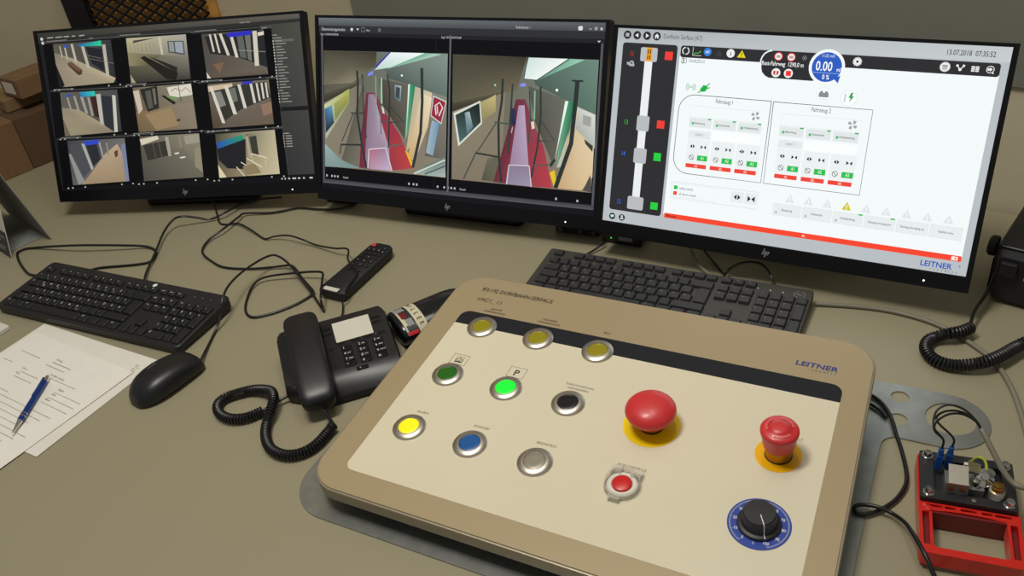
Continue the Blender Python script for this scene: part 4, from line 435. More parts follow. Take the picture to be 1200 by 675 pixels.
S3 = [('R','b9bfc3',0.0,0.0,555.99,312.81,0.0),('P',['a8aeb0','c4cacc','c8ced0','b4babd'],[(0.0,0.0),(555.99,0.0),(555.99,19.54),(0.0,19.54)]),('R','f4fafa',105.5,37.12,546.45,287.19,0.0),('R','2e2e30',10.16,21.49,101.2,292.37,4.88),('C','2a2a2c',16.31,9.77,6.45),('R','d8dcdc',13.38,7.23,19.24,8.4,0.0),('R','d8dcdc',13.38,9.18,19.24,10.35,0.0),('R','d8dcdc',13.38,11.14,19.24,12.31,0.0),('C','2a2a2c',32.72,9.77,6.45),('P','e8ecec',[(34.68,6.45),(34.68,13.09),(29.4,9.77)]),('C','2a2a2c',49.23,9.77,6.45),('P','e8ecec',[(47.28,6.45),(52.55,9.77),(47.28,13.09)]),('C','2a2a2c',65.45,9.77,6.45),('P','e8ecec',[(61.54,9.77),(65.45,5.86),(69.36,9.77)]),('R','e8ecec',62.71,9.77,68.18,13.29,0.0),('R','2a2a2c',64.67,10.94,66.23,13.29,0.0),('T','Dorfbahn Serfaus (AT)',76.19,12.5,9.49,'6a7074','l',0.72,0.012),('T','13.07.2018  07:35:52',477.68,13.68,9.92,'4a5052','l',0.72,0.012),('R','eceff0',49.04,44.94,62.13,269.61,0.0),('R','b9bdbf',41.22,27.35,69.16,48.84,2.93),('R','f0a018',51.19,27.35,59.98,48.06,0.0),('R','5a3a10',52.75,30.28,54.51,37.12,0.0),('R','5a3a10',52.75,39.07,54.51,45.42,0.0),('R','5a3a10',56.46,30.28,58.22,37.12,0.0),('R','5a3a10',56.46,39.07,58.22,45.42,0.0),('R','b9bdbf',45.33,133.63,66.43,158.05,2.93),('R','b9bdbf',45.13,185.8,66.82,210.22,2.93),('R','b9bdbf',41.61,265.7,69.36,287.39,2.93),('R','f04038',81.66,31.94,94.46,44.54,0.0),('R','f04038',79.52,138.52,92.12,151.02,0.0),('R','28d040',79.42,190.19,91.63,203.19,0.0),('R','28d040',82.06,270.98,94.56,282.7,0.0),('T','11',25.98,42.0,10.55,'e02c2c','c',0.72,0.012),('T','13',26.47,149.46,10.55,'28b838','c',0.72,0.012),('T','14',26.57,200.65,10.55,'3868d8','c',0.72,0.012),('T','12',26.18,280.94,10.55,'3868d8','c',0.72,0.012),('C','b0b4b4',27.35,52.75,3.91),('R','b0b4b4',23.44,53.73,32.24,57.63,0.0),('P','b0b4b4',[(19.54,50.8),(24.42,52.75),(24.42,55.68),(19.54,55.68)]),('C','2e2e30',27.35,52.75,1.56),('C','10301c',16.8,303.8,5.47),('R','c8e8d0',13.87,301.26,19.73,305.17,0.98),('P','c8e8d0',[(15.63,304.78),(17.58,304.78),(15.24,307.12)]),('C','202024',34.19,303.8,5.47),('C','e8e8e8',34.19,301.65,1.76),('P','e8e8e8',[(31.06,306.73),(31.85,304.19),(36.53,304.19),(37.32,306.73)]),('R','2e2e30',106.48,21.3,546.26,39.07,3.91),('R','f4fafa',230.54,36.92,293.06,64.47,5.86),('P','2e2e30',[(230.54,39.07),(246.17,39.07),(236.4,46.89)]),('R','2e2e30',232.98,21.88,322.36,60.96,15.63),('L','f4fafa',1.95,[(231.03,36.14),(232.49,31.26),(235.42,26.37),(240.31,22.86),(246.17,21.1)]),('L','f4fafa',1.95,[(231.12,36.14),(231.32,44.94),(234.44,53.73),(240.31,59.2),(246.17,61.54),(308.69,61.74)]),('C','f4fafa',326.27,40.05,25.01),('C','2f5fc0',326.27,40.05,20.9),('P','2f5fc0',[(337.01,54.7),(346.78,50.8),(344.83,61.54)]),('T','11,02 m/h',326.27,26.37,6.33,'c8d8f0','c',0.72,0.012),('T','0.00',322.36,45.33,18.99,'ffffff','c',0.72,0.012),('T','m/h',348.74,45.33,7.91,'ffffff','r',0.72,0.012),('L','a8c0e8',0.68,[(308.69,48.26),(344.83,48.26)]),('T','0 %',326.76,57.24,9.49,'ffffff','c',0.72,0.012),('C','e8e8e8',114.58,29.11,5.86),('C','2e2e30',114.58,29.11,4.3),('P','2e2e30',[(113.61,22.27),(117.52,22.27),(115.56,27.16)]),('P','2e2e30',[(111.65,35.95),(115.56,35.95),(113.61,31.06)]),('L','d0d0d0',0.98,[(126.01,23.05),(126.01,35.17),(139.69,35.17)]),('L','40c050',1.37,[(126.99,33.8),(131.88,30.87),(133.83,31.85),(138.71,28.33)]),('C','3880d8',149.07,28.82,6.06),('T','INT',149.07,30.87,5.27,'ffffff','c',0.72,0.012),('P','3a3a3c',[(161.18,34.19),(167.04,24.42),(172.9,34.19)]),('C','eceeee',184.72,28.91,6.25),('T','i',184.72,32.43,9.49,'202020','c',1,0.012),('P','e8d820',[(194.98,34.19),(201.52,23.44),(208.07,34.19)]),('R','202020',200.94,26.96,202.11,31.06,0.0),('R','202020',200.94,31.85,202.11,33.02,0.0),('C','e02828',256.13,29.21,6.25),('C','f4f4f4',256.13,29.21,4.88),('R','b0a8a0',253.2,27.25,259.06,31.16,0.0),('C','e02828',274.69,29.21,6.25),('C','f4f4f4',274.69,29.21,4.88),('R','b0a8a0',271.76,27.25,277.62,31.16,0.0),('C','8a8a8c',293.64,29.21,3.13),('C','2e2e30',293.64,29.21,2.34),('C','a0a0a2',293.64,29.21,0.98),('C','f4f4f4',255.54,52.55,6.45),('R','d03030',251.64,49.82,254.76,54.7,0.0),('R','d03030',256.33,49.82,259.45,54.7,0.0),('R','a0a0a0',252.03,55.09,258.87,56.07,0.0),('C','f4f4f4',273.62,52.36,6.45),('R','f03838',269.9,48.65,277.43,56.07,0.0),('T','Rest-Fahrweg  1290,0 m',263.36,42.59,8.86,'f4f4f4','c',0.7,0.012),('P','f0f0f0',[(372.78,28.9),(372.78,30.89),(369.41,30.76),(369.41,29.03)]),('P','f0f0f0',[(372.46,32.12),(371.46,33.84),(368.6,32.04),(369.47,30.54)]),('P','f0f0f0',[(370.56,34.74),(368.84,35.73),(367.26,32.75),(368.76,31.88)]),('P','f0f0f0',[(367.61,36.06),(365.62,36.06),(365.75,32.69),(367.48,32.69)]),('P','f0f0f0',[(364.39,35.73),(362.66,34.74),(364.46,31.88),(365.96,32.75)]),('P','f0f0f0',[(361.77,33.84),(360.77,32.12),(363.75,30.54),(364.62,32.04)]),('P','f0f0f0',[(360.44,30.89),(360.44,28.9),(363.81,29.03),(363.81,30.76)]),('P','f0f0f0',[(360.77,27.67),(361.77,25.94),(364.62,27.74),(363.75,29.24)]),('P','f0f0f0',[(362.66,25.04),(364.39,24.05),(365.96,27.03),(364.46,27.9)]),('P','f0f0f0',[(365.62,23.72),(367.61,23.72),(367.48,27.09),(365.75,27.09)]),('P','f0f0f0',[(368.84,24.05),(370.56,25.04),(368.76,27.9),(367.26,27.03)]),('P','f0f0f0',[(371.46,25.94),(372.46,27.67),(369.47,29.24),(368.6,27.74)]),('C','f0f0f0',366.61,29.89,4.49),('C','2e2e30',366.61,29.89,1.76),('C','c8caca',479.63,29.89,6.64),('C','f0f0f0',479.63,29.89,5.67),('R','a8a8a8',476.31,26.96,482.96,31.26,0.0),('R','6a6a6a',476.7,32.24,482.56,33.21,0.0),('L','e8e8e8',1.56,[(494.48,27.25),(498.39,32.33),(502.3,27.25)]),('C','f0f0f0',494.48,27.06,1.56),('C','f0f0f0',502.3,27.06,1.56),('C','f0f0f0',498.39,32.14,1.95),('R','f0f0f0',511.87,26.77,516.17,28.72,0.0),('R','f0f0f0',511.87,29.31,516.17,31.26,0.0),('R','f0f0f0',511.87,31.85,516.17,33.8,0.0),('R','f0f0f0',516.95,26.77,521.25,28.72,0.0),('R','f0f0f0',516.95,29.31,521.25,31.26,0.0),('R','f0f0f0',516.95,31.85,521.25,33.8,0.0),('C','e8e8e8',534.63,29.89,4.88),('C','2e2e30',534.63,29.89,3.91),('P','f0f0f0',[(531.41,28.33),(534.34,28.33),(534.34,26.96),(537.27,29.89),(534.34,32.63),(534.34,31.26),(531.41,31.26)]),('L','f0f0f0',1.37,[(537.27,33.21),(539.22,35.17)]),('R','202020',109.41,39.66,113.71,47.87,0.0),('R','f4fafa',110.19,40.64,112.34,46.89,0.0),('L','303030',0.78,[(114.68,40.05),(117.22,41.03),(117.22,46.89),(114.68,47.87)]),('T','FAHRZEUG',121.13,45.91,6.96,'9aa0a0','l',0.72,0.012),('L','78b088',0.88,[(127.29,80.9),(126.64,81.67),(126.4,82.64),(126.64,83.61),(127.29,84.39)]),('L','78b088',0.88,[(130.21,80.9),(130.86,81.67),(131.09,82.64),(130.86,83.61),(130.21,84.39)]),('L','78b088',0.88,[(125.71,79.01),(124.35,80.62),(123.86,82.64),(124.35,84.66),(125.71,86.28)]),('L','78b088',0.88,[(131.79,79.01),(133.15,80.62),(133.63,82.64),(133.15,84.66),(131.79,86.28)]),('L','78b088',0.88,[(124.13,77.12),(122.06,79.57),(121.33,82.64),(122.06,85.71),(124.13,88.17)]),('L','78b088',0.88,[(133.36,77.12),(135.43,79.57),(136.17,82.64),(135.43,85.71),(133.36,88.17)]),('C','78b088',128.75,82.64,0.98),('P','20b848',[(143.6,84.99),(148.48,78.15),(156.3,80.1),(152.39,87.92),(145.55,88.89)]),('L','20b848',1.56,[(140.67,90.85),(145.55,86.94)]),('L','20b848',1.56,[(153.37,79.12),(158.25,75.22)]),('L','20b848',1.37,[(154.34,84.01),(159.23,81.08)]),('L','108030',0.68,[(147.5,86.94),(152.39,79.12)]),('C','e4ecec',327.73,79.12,10.75),('C','fafefe',327.73,79.12,9.96),('R','8a8e8e',320.9,76.19,334.57,82.45,0.59),('R','8a8e8e',322.36,73.85,326.27,76.19,0.0),('R','8a8e8e',329.2,73.85,333.11,76.19,0.0),('R','d8dcdc',322.36,84.99,333.11,85.96,0.0),('C','dce8e4',362.8,81.08,11.33),('C','fafefe',362.8,81.08,10.55),('P','28a048',[(365.34,73.26),(368.27,73.26),(366.71,78.15),(369.64,78.15),(363.97,86.94),(365.34,80.49),(362.41,80.49)]),('R','c4ccc8',356.55,75.22,358.5,86.94,0.0),('L','50585a',0.98,[(254.47,94.27),(254.76,217.35),(137.74,217.45),(131.26,216.6),(125.23,214.1),(120.05,210.12),(116.08,204.94),(113.58,198.91),(112.73,192.44),(112.73,119.18),(113.58,112.7),(116.08,106.67),(120.05,101.49),(125.23,97.52),(131.26,95.02),(137.74,94.17),(254.47,94.27)]),('L','50585a',0.98,[(257.89,94.75),(397.87,94.75),(398.56,217.45),(259.06,217.45),(257.89,94.75)]),('T','Fahrzeug 1',183.65,103.94,8.86,'7a8284','c',0.72,0.012),('L','dde6e6',0.59,[(131.58,110.77),(245.68,110.77),(245.68,127.97),(131.58,127.97),(131.58,110.77)]),('P','a0a8a8',[(235.16,118.6),(240.66,118.88),(239.15,123.13),(235.63,121.68)]),('P','a0a8a8',[(233.45,119.51),(233.18,125.0),(228.93,123.49),(230.38,119.97)]),('P','a0a8a8',[(232.55,117.79),(227.05,117.52),(228.57,113.27),(232.09,114.72)]),('P','a0a8a8',[(234.26,116.89),(234.54,111.4),(238.79,112.91),(237.34,116.43)]),('R','e3e9e9',132.36,129.34,167.53,143.6,0.78),('C','58c078',138.22,137.74,2.15),('T','Beleuchtung',141.16,138.32,4.64,'5a6464','l',0.7,0.012),('R','30a850',161.67,128.75,166.94,130.7,0.0),('R','edf2f2',133.14,162.16,168.7,199.28,0.0),('P','202424',[(137.83,173.29),(141.16,170.17),(141.16,176.42)]),('P','202424',[(145.65,173.29),(142.33,170.17),(142.33,176.42)]),('P','202424',[(155.22,170.17),(158.74,173.2),(155.22,176.22)]),('P','202424',[(163.43,170.17),(159.91,173.2),(163.43,176.22)]),('C','505858',141.74,190.68,4.1),('C','f4f8f8',141.74,190.68,3.22),('L','505858',0.98,[(139.2,188.34),(144.28,193.03)]),('R','30c050',151.12,186.58,167.33,194.98,0.0),('T','A1',159.23,192.83,6.75,'e8fff0','c',0.72,0.012),('R','f04838',133.73,200.65,167.14,207.09,0.0),('T','A1',150.44,205.92,5.91,'ffe8e4','c',0.72,0.012),('R','e3e9e9',171.14,129.34,206.31,143.6,0.78),('C','58c078',177.01,137.74,2.15),('T','Scheinwerfer',179.94,138.32,4.64,'5a6464','l',0.7,0.012),('R','30a850',200.45,128.75,205.72,130.7,0.0),('R','edf2f2',172.51,162.16,208.07,199.28,0.0),('P','202424',[(177.2,173.29),(180.52,170.17),(180.52,176.42)]),('P','202424',[(185.02,173.29),(181.69,170.17),(181.69,176.42)]),('P','202424',[(194.59,170.17),(198.11,173.2),(194.59,176.22)]),('P','202424',[(202.79,170.17),(199.28,173.2),(202.79,176.22)]),('C','505858',181.11,190.68,4.1),('C','f4f8f8',181.11,190.68,3.22),('L','505858',0.98,[(178.57,188.34),(183.65,193.03)]),('R','30c050',190.49,186.58,206.7,194.98,0.0),('T','A2',198.59,192.83,6.75,'e8fff0','c',0.72,0.012),('R','f04838',173.1,200.65,206.51,207.09,0.0),('T','A2',189.8,205.92,5.91,'ffe8e4','c',0.72,0.012),('R','e3e9e9',209.63,129.34,244.8,143.6,0.78),('C','58c078',215.49,137.74,2.15),('T','Notbeleuchtung',218.42,138.32,4.64,'5a6464','l',0.7,0.012),('R','30a850',238.94,128.75,244.21,130.7,0.0),('R','edf2f2',211.59,162.16,247.14,199.28,0.0),('P','202424',[(216.27,173.29),(219.6,170.17),(219.6,176.42)]),('P','202424',[(224.09,173.29),(220.77,170.17),(220.77,176.42)]),('P','202424',[(233.66,170.17),(237.18,173.2),(233.66,176.22)]),('P','202424',[(241.87,170.17),(238.35,173.2),(241.87,176.22)]),('C','505858',220.18,190.68,4.1),('C','f4f8f8',220.18,190.68,3.22),('L','505858',0.98,[(217.64,188.34),(222.72,193.03)]),('R','30c050',229.56,186.58,245.78,194.98,0.0),('T','A3',237.67,192.83,6.75,'e8fff0','c',0.72,0.012),('R','f04838',212.17,200.65,245.58,207.09,0.0),('T','A3',228.88,205.92,5.91,'ffe8e4','c',0.72,0.012),('R','e6ecec',133.05,148.87,168.8,160.59,0.78),('T','DIREKT 1',150.92,156.3,4.85,'9aa2a2','c',0.72,0.012),('R','fbfefe',170.46,146.53,244.7,160.69,0.0),('T','Fahrzeug 2',327.44,103.94,8.86,'7a8284','c',0.72,0.012),('L','dde6e6',0.59,[(271.47,110.77),(385.56,110.77),(385.56,127.97),(271.47,127.97),(271.47,110.77)]),('P','a0a8a8',[(375.05,118.6),(380.55,118.88),(379.03,123.13),(375.52,121.68)]),('P','a0a8a8',[(373.34,119.51),(373.06,125.0),(368.82,123.49),(370.26,119.97)]),('P','a0a8a8',[(372.44,117.79),(366.94,117.52),(368.45,113.27),(371.97,114.72)]),('P','a0a8a8',[(374.15,116.89),(374.43,111.4),(378.67,112.91),(377.23,116.43)]),('R','e3e9e9',272.25,129.34,307.42,143.6,0.78),('C','58c078',278.11,137.74,2.15),('T','Beleuchtung',281.04,138.32,4.64,'5a6464','l',0.7,0.012),('R','30a850',301.55,128.75,306.83,130.7,0.0),('R','edf2f2',273.03,162.16,308.59,199.28,0.0),('P','202424',[(277.72,173.29),(281.04,170.17),(281.04,176.42)]),('P','202424',[(285.53,173.29),(282.21,170.17),(282.21,176.42)]),('P','202424',[(295.11,170.17),(298.62,173.2),(295.11,176.22)]),('P','202424',[(303.31,170.17),(299.8,173.2),(303.31,176.22)]),('C','505858',281.63,190.68,4.1),('C','f4f8f8',281.63,190.68,3.22),('L','505858',0.98,[(279.09,188.34),(284.17,193.03)]),('R','30c050',291.0,186.58,307.22,194.98,0.0),('T','A1',299.11,192.83,6.75,'e8fff0','c',0.72,0.012),('R','f04838',273.62,200.65,307.02,207.09,0.0),('T','A1',290.32,205.92,5.91,'ffe8e4','c',0.72,0.012),('R','e3e9e9',311.03,129.34,346.2,143.6,0.78),('C','58c078',316.89,137.74,2.15),('T','Scheinwerfer',319.82,138.32,4.64,'5a6464','l',0.7,0.012),('R','30a850',340.34,128.75,345.61,130.7,0.0),('R','edf2f2',312.4,162.16,347.95,199.28,0.0),('P','202424',[(317.09,173.29),(320.41,170.17),(320.41,176.42)]),('P','202424',[(324.9,173.29),(321.58,170.17),(321.58,176.42)]),('P','202424',[(334.47,170.17),(337.99,173.2),(334.47,176.22)]),('P','202424',[(342.68,170.17),(339.16,173.2),(342.68,176.22)]),('C','505858',320.99,190.68,4.1),('C','f4f8f8',320.99,190.68,3.22),('L','505858',0.98,[(318.45,188.34),(323.53,193.03)]),('R','30c050',330.37,186.58,346.59,194.98,0.0),('T','A2',338.48,192.83,6.75,'e8fff0','c',0.72,0.012),('R','f04838',312.98,200.65,346.39,207.09,0.0),('T','A2',329.69,205.92,5.91,'ffe8e4','c',0.72,0.012),('R','e3e9e9',349.52,129.34,384.68,143.6,0.78),('C','58c078',355.38,137.74,2.15),('T','Notbeleuchtung',358.31,138.32,4.64,'5a6464','l',0.7,0.012),('R','30a850',378.82,128.75,384.1,130.7,0.0),('R','edf2f2',351.47,162.16,387.03,199.28,0.0),('P','202424',[(356.16,173.29),(359.48,170.17),(359.48,176.42)]),('P','202424',[(363.97,173.29),(360.65,170.17),(360.65,176.42)]),('P','202424',[(373.55,170.17),(377.06,173.2),(373.55,176.22)]),('P','202424',[(381.75,170.17),(378.24,173.2),(381.75,176.22)]),('C','505858',360.07,190.68,4.1),('C','f4f8f8',360.07,190.68,3.22),('L','505858',0.98,[(357.53,188.34),(362.61,193.03)]),('R','30c050',369.45,186.58,385.66,194.98,0.0),('T','A3',377.55,192.83,6.75,'e8fff0','c',0.72,0.012),('R','f04838',352.06,200.65,385.47,207.09,0.0),('T','A3',368.76,205.92,5.91,'ffe8e4','c',0.72,0.012),('R','e6ecec',272.93,148.87,308.69,160.59,0.78),('T','DIREKT 1',290.81,156.3,4.85,'9aa2a2','c',0.72,0.012),('R','fbfefe',310.35,146.53,384.59,160.69,0.0),('L','d4dcdc',0.78,[(113.9,232.49),(254.18,232.49),(254.57,258.87),(114.1,258.87),(113.9,232.49)]),('L','dde4e4',0.59,[(116.25,234.84),(189.02,234.84),(189.02,256.33),(116.25,256.33),(116.25,234.84)]),('R','28c048',118.59,238.35,124.65,244.41,0.0),('R','f04838',118.39,247.73,124.45,253.79,0.0),('T','safety switch',127.97,243.82,6.12,'8a9294','l',0.72,0.012),('T','all doors closed',127.97,253.0,6.12,'8a9294','l',0.72,0.012),('R','e9eeee',211.78,235.62,232.1,252.61,0.0),('R','e9eeee',233.86,235.62,253.4,252.61,0.0),('P','202424',[(216.47,244.21),(220.96,239.91),(220.96,248.51)]),('P','202424',[(227.02,244.21),(222.53,239.91),(222.53,248.51)]),('P','202424',[(238.16,239.52),(243.04,244.21),(238.16,248.9)]),('P','202424',[(249.1,239.52),(244.21,244.21),(249.1,248.9)]),('P','e2e8e8',[(295.01,241.77),(301.85,229.07),(308.69,241.77)]),('R','fafefe',301.26,233.96,302.43,238.84,0.0),('R','fafefe',301.26,239.62,302.43,240.99,0.0),('P','e2e8e8',[(322.36,241.77),(329.2,229.07),(336.04,241.77)]),('R','fafefe',328.61,233.96,329.79,238.84,0.0),('R','fafefe',328.61,239.62,329.79,240.99,0.0),('P','e2e8e8',[(349.71,241.77),(356.55,229.07),(363.39,241.77)]),('R','fafefe',355.96,233.96,357.14,238.84,0.0),('R','fafefe',355.96,239.62,357.14,240.99,0.0),('P','d8cc30',[(377.06,241.77),(383.9,229.07),(390.74,241.77)]),('R','fafefe',383.32,233.96,384.49,238.84,0.0),('R','fafefe',383.32,239.62,384.49,240.99,0.0),('P','e2e8e8',[(404.42,241.77),(411.25,229.07),(418.09,241.77)]),('R','fafefe',410.67,233.96,411.84,238.84,0.0),('R','fafefe',410.67,239.62,411.84,240.99,0.0),('P','e2e8e8',[(431.77,241.77),(438.61,229.07),(445.44,241.77)]),('R','fafefe',438.02,233.96,439.19,238.84,0.0),('R','fafefe',438.02,239.62,439.19,240.99,0.0),('P','e2e8e8',[(459.12,241.77),(465.96,229.07),(472.8,241.77)]),('R','fafefe',465.37,233.96,466.54,238.84,0.0),('R','fafefe',465.37,239.62,466.54,240.99,0.0),('P','e2e8e8',[(486.47,241.77),(493.31,229.07),(500.15,241.77)]),('R','fafefe',492.72,233.96,493.9,238.84,0.0),('R','fafefe',492.72,239.62,493.9,240.99,0.0),('P','e2e8e8',[(513.82,241.77),(520.66,229.07),(527.5,241.77)]),('R','fafefe',520.08,233.96,521.25,238.84,0.0),('R','fafefe',520.08,239.62,521.25,240.99,0.0),('R','dfe5e6',278.4,245.19,320.41,263.75,0.59),('R','e9eeee',278.99,245.78,319.82,263.16,0.59),('T','Beleuchtung',299.41,255.94,4.85,'6a7274','c',0.66,0.012),('C','b8c0c0',283.68,258.87,1.95),('R','dfe5e6',322.56,245.19,364.56,263.75,0.59),('R','e9eeee',323.14,245.78,363.97,263.16,0.59),('T','Scheinwerfer',343.56,255.94,4.85,'6a7274','c',0.66,0.012),('C','b8c0c0',327.83,258.87,1.95),('R','dfe5e6',366.71,245.19,408.71,263.75,0.59),('R','e9eeee',367.3,245.78,408.13,263.16,0.59),('T','Notbeleuchtung',387.71,255.94,4.85,'6a7274','c',0.66,0.012),('C','b8c0c0',371.99,258.87,1.95),('R','30c058',401.88,244.8,407.74,246.95,0.0),('R','dfe5e6',410.86,245.19,452.87,263.75,0.59),('R','e9eeee',411.45,245.78,452.28,263.16,0.59),('T','Fahrzeug versorgung ein',431.87,255.94,4.85,'6a7274','c',0.66,0.012),('R','30c058',446.03,244.8,451.89,246.95,0.0),('R','dfe5e6',455.02,245.19,497.02,263.75,0.59),('R','e9eeee',455.6,245.78,496.44,263.16,0.59),('T','Fahrzeug versorgung aus',476.02,255.94,4.85,'6a7274','c',0.66,0.012),('R','dfe5e6',499.17,245.19,541.18,263.75,0.59),('R','e9eeee',499.76,245.78,540.59,263.16,0.59),('T','Fahrlicht vorne',520.17,255.94,4.85,'6a7274','c',0.66,0.012),('R','f84830',107.06,285.05,546.35,293.25,1.95),('T','Meldungen',110.38,291.1,5.7,'601810','l',0.72,0.012),('P','ffd8c8',[(325.88,290.71),(328.81,287.19),(331.74,290.71)]),('R','fff0e8',533.36,286.61,541.57,292.08,0.59),('R','f08878',537.66,287.59,539.61,291.1,0.0),('T','LEITNER',494.87,306.15,11.33,'2858b8','l',0.98,0.02),('T','®',544.69,301.46,4.22,'2858b8','l',0.72,0.012),('T','r',508.94,310.64,5.27,'5a6268','l',0.72,0.012),('T','o',513.73,310.64,5.27,'5a6268','l',0.72,0.012),('T','p',518.51,310.64,5.27,'5a6268','l',0.72,0.012),('T','e',523.3,310.64,5.27,'5a6268','l',0.72,0.012),('T','w',528.09,310.64,5.27,'5a6268','l',0.72,0.012),('T','a',532.87,310.64,5.27,'5a6268','l',0.72,0.012),('T','y',537.66,310.64,5.27,'5a6268','l',0.72,0.012),('T','s',542.45,310.64,5.27,'5a6268','l',0.72,0.012)]
def hp_mark(mb, x, z, s, y):
    """four slanted strokes of the maker's mark"""
    for k, (dx, a, b) in enumerate(((-1.0, -.55, 1.3), (-.42, -.55, .55), (.05, -1.3, .55), (.62, -.55, .55))):
        p = lambda t: (x+s*(dx+t*.36), y, z+s*t)
        w = s*.16
        q0, q1 = p(a), p(b); mb.add([(q0[0]-w, y, q0[2]), (q0[0]+w, y, q0[2]), (q1[0]+w, y, q1[2]), (q1[0]-w, y, q1[2])], [(0, 1, 2, 3)])

def monitor(spec, data, name_label, mark, setback=.132):
    x, y, z, th, t, w, h = spec
    bottom = h/2*math.cos(t)
    # base centre lies behind the lower edge of the screen
    back = setback-h/2*math.sin(t)
    bx = x-math.sin(th)*back; by = y+math.cos(th)*back
    root = thing('monitor', name_label, 'monitor', (bx, by, 0), th)
    C = Vector((0, -back, z)); v = Vector((0, math.sin(t), math.cos(t))); n = Vector((0, -math.cos(t), math.sin(t)))
    F = Matrix(((1, 0, 0, C.x), (0, v.y, n.y, C.y), (0, v.z, n.z, C.z), (0, 0, 0, 1)))   # screen plane: x right, y up, z out
    bz = .0075; top = .005; chin = .0235
    # housing: bezel ring in front, shallow shell and a thicker middle behind
    m = MB()
    o = rrect(-w/2-bz, -h/2-chin, w/2+bz, h/2+top, .003, 3)
    m.prism(o, -.022, -.0012, .0008)
    fr = [(-w/2-bz, -h/2-chin, w/2+bz, -h/2), (-w/2-bz, h/2, w/2+bz, h/2+top), (-w/2-bz, -h/2, -w/2, h/2), (w/2, -h/2, w/2+bz, h/2)]
    for a in fr: m.box(a[0], a[1], -.002, a[2], a[3], .0012)
    m.loft([[(p[0], p[1], -.022) for p in rrect(-w*.34, -h*.36, w*.34, h*.3, .03)], [(p[0], p[1], -.052) for p in rrect(-w*.26, -h*.26, w*.26, h*.22, .03)]])
    hs = link('housing', m.mesh(), M['gloss_black'], root)
    hs.matrix_local = F
    cv = Canvas(); cv.draw(data); sm = cv.mesh('screen')
    s = link('screen', sm, M['screen_pic'], root); s.matrix_local = F @ Matrix.Translation((-w/2, h/2, -.0010))
    mb = MB(); hp_mark(mb, 0, 0, .0052, 0); l = link('maker_mark', mb.mesh(fix=False), M['logo'], hs, loc=(mark, -h/2-chin*.5, .0014), rot=(-PI/2, 0, 0))
    m = MB().lathe([(.0014, 0), (.0014, .0006), (.0001, .0008)], 12); link('power_light', m.mesh(), M['led'], hs, loc=(w/2-.052, -h/2-chin*.62, .0012))
    # neck and base
    nb = C-n*.05
    m = MB(); m.loft([[(a, .035+b, .012) for a, b in rrect(-.045, -.012, .045, .012, .008)], [(a, .04+b, max(.08, nb.z*.7)) for a, b in rrect(-.042, -.012, .042, .012, .008)], [(a, nb.y+b, nb.z+.05) for a, b in rrect(-.04, -.012, .04, .012, .008)]])
    link('neck', m.mesh(), M['black'], root, smooth=True)
    m = MB().prism(rrect(-.128, -.10, .128, .09, .012), .001, .015, .004); link('base_plate', m.mesh(), M['gloss_black'], root, smooth=True)
    return root
monitor((-0.6327, 1.7339, 0.2124, -0.2208, 0.3883, 0.5797, 0.3262), S1, 'black left monitor showing nine small camera pictures in a grid', -.0)
monitor((-0.068, 1.4979, 0.2124, -0.4857, 0.3748, 0.5744, 0.3232), S2, 'black middle monitor showing two train interior views with red floors', -.0)
monitor((0.431, 1.1726, 0.2205, -0.5678, 0.3481, 0.556, 0.3128), S3, 'black right monitor with a bright white control screen and red bar', .0, .185)

# ------------------------------------------------------------------ keyboards
def key_mesh(wu, hu, legend, kh, size, u=.01905, legend2=None):
    """one keycap, tapered with rounded corners; the print is a second material"""
    w = wu*u-.0022; d = hu*u-.0022; mb = MB()
    sec = [(0, 0), (.0002, .35), (.0012, .86), (.0019, 1)]
    rings = []
    for ins, f in sec: rings.append([(a, b, f*kh) for a, b in rrect(-w/2+ins, -d/2+ins*.9, w/2-ins, d/2-ins*.9, .0016, 2)])
    mb.loft(rings); mb.m = 1
    if legend:
        add_text(mb, legend, -w/2+.0034, d/2-.0034-size*.72, size, kh+.00012, 'l', .85)
    if legend2: add_text(mb, legend2, -w/2+.0034+size*.9, -d/2+.0034, size*.8, kh+.00012, 'l', .85)
    return mb.mesh(fix=False)

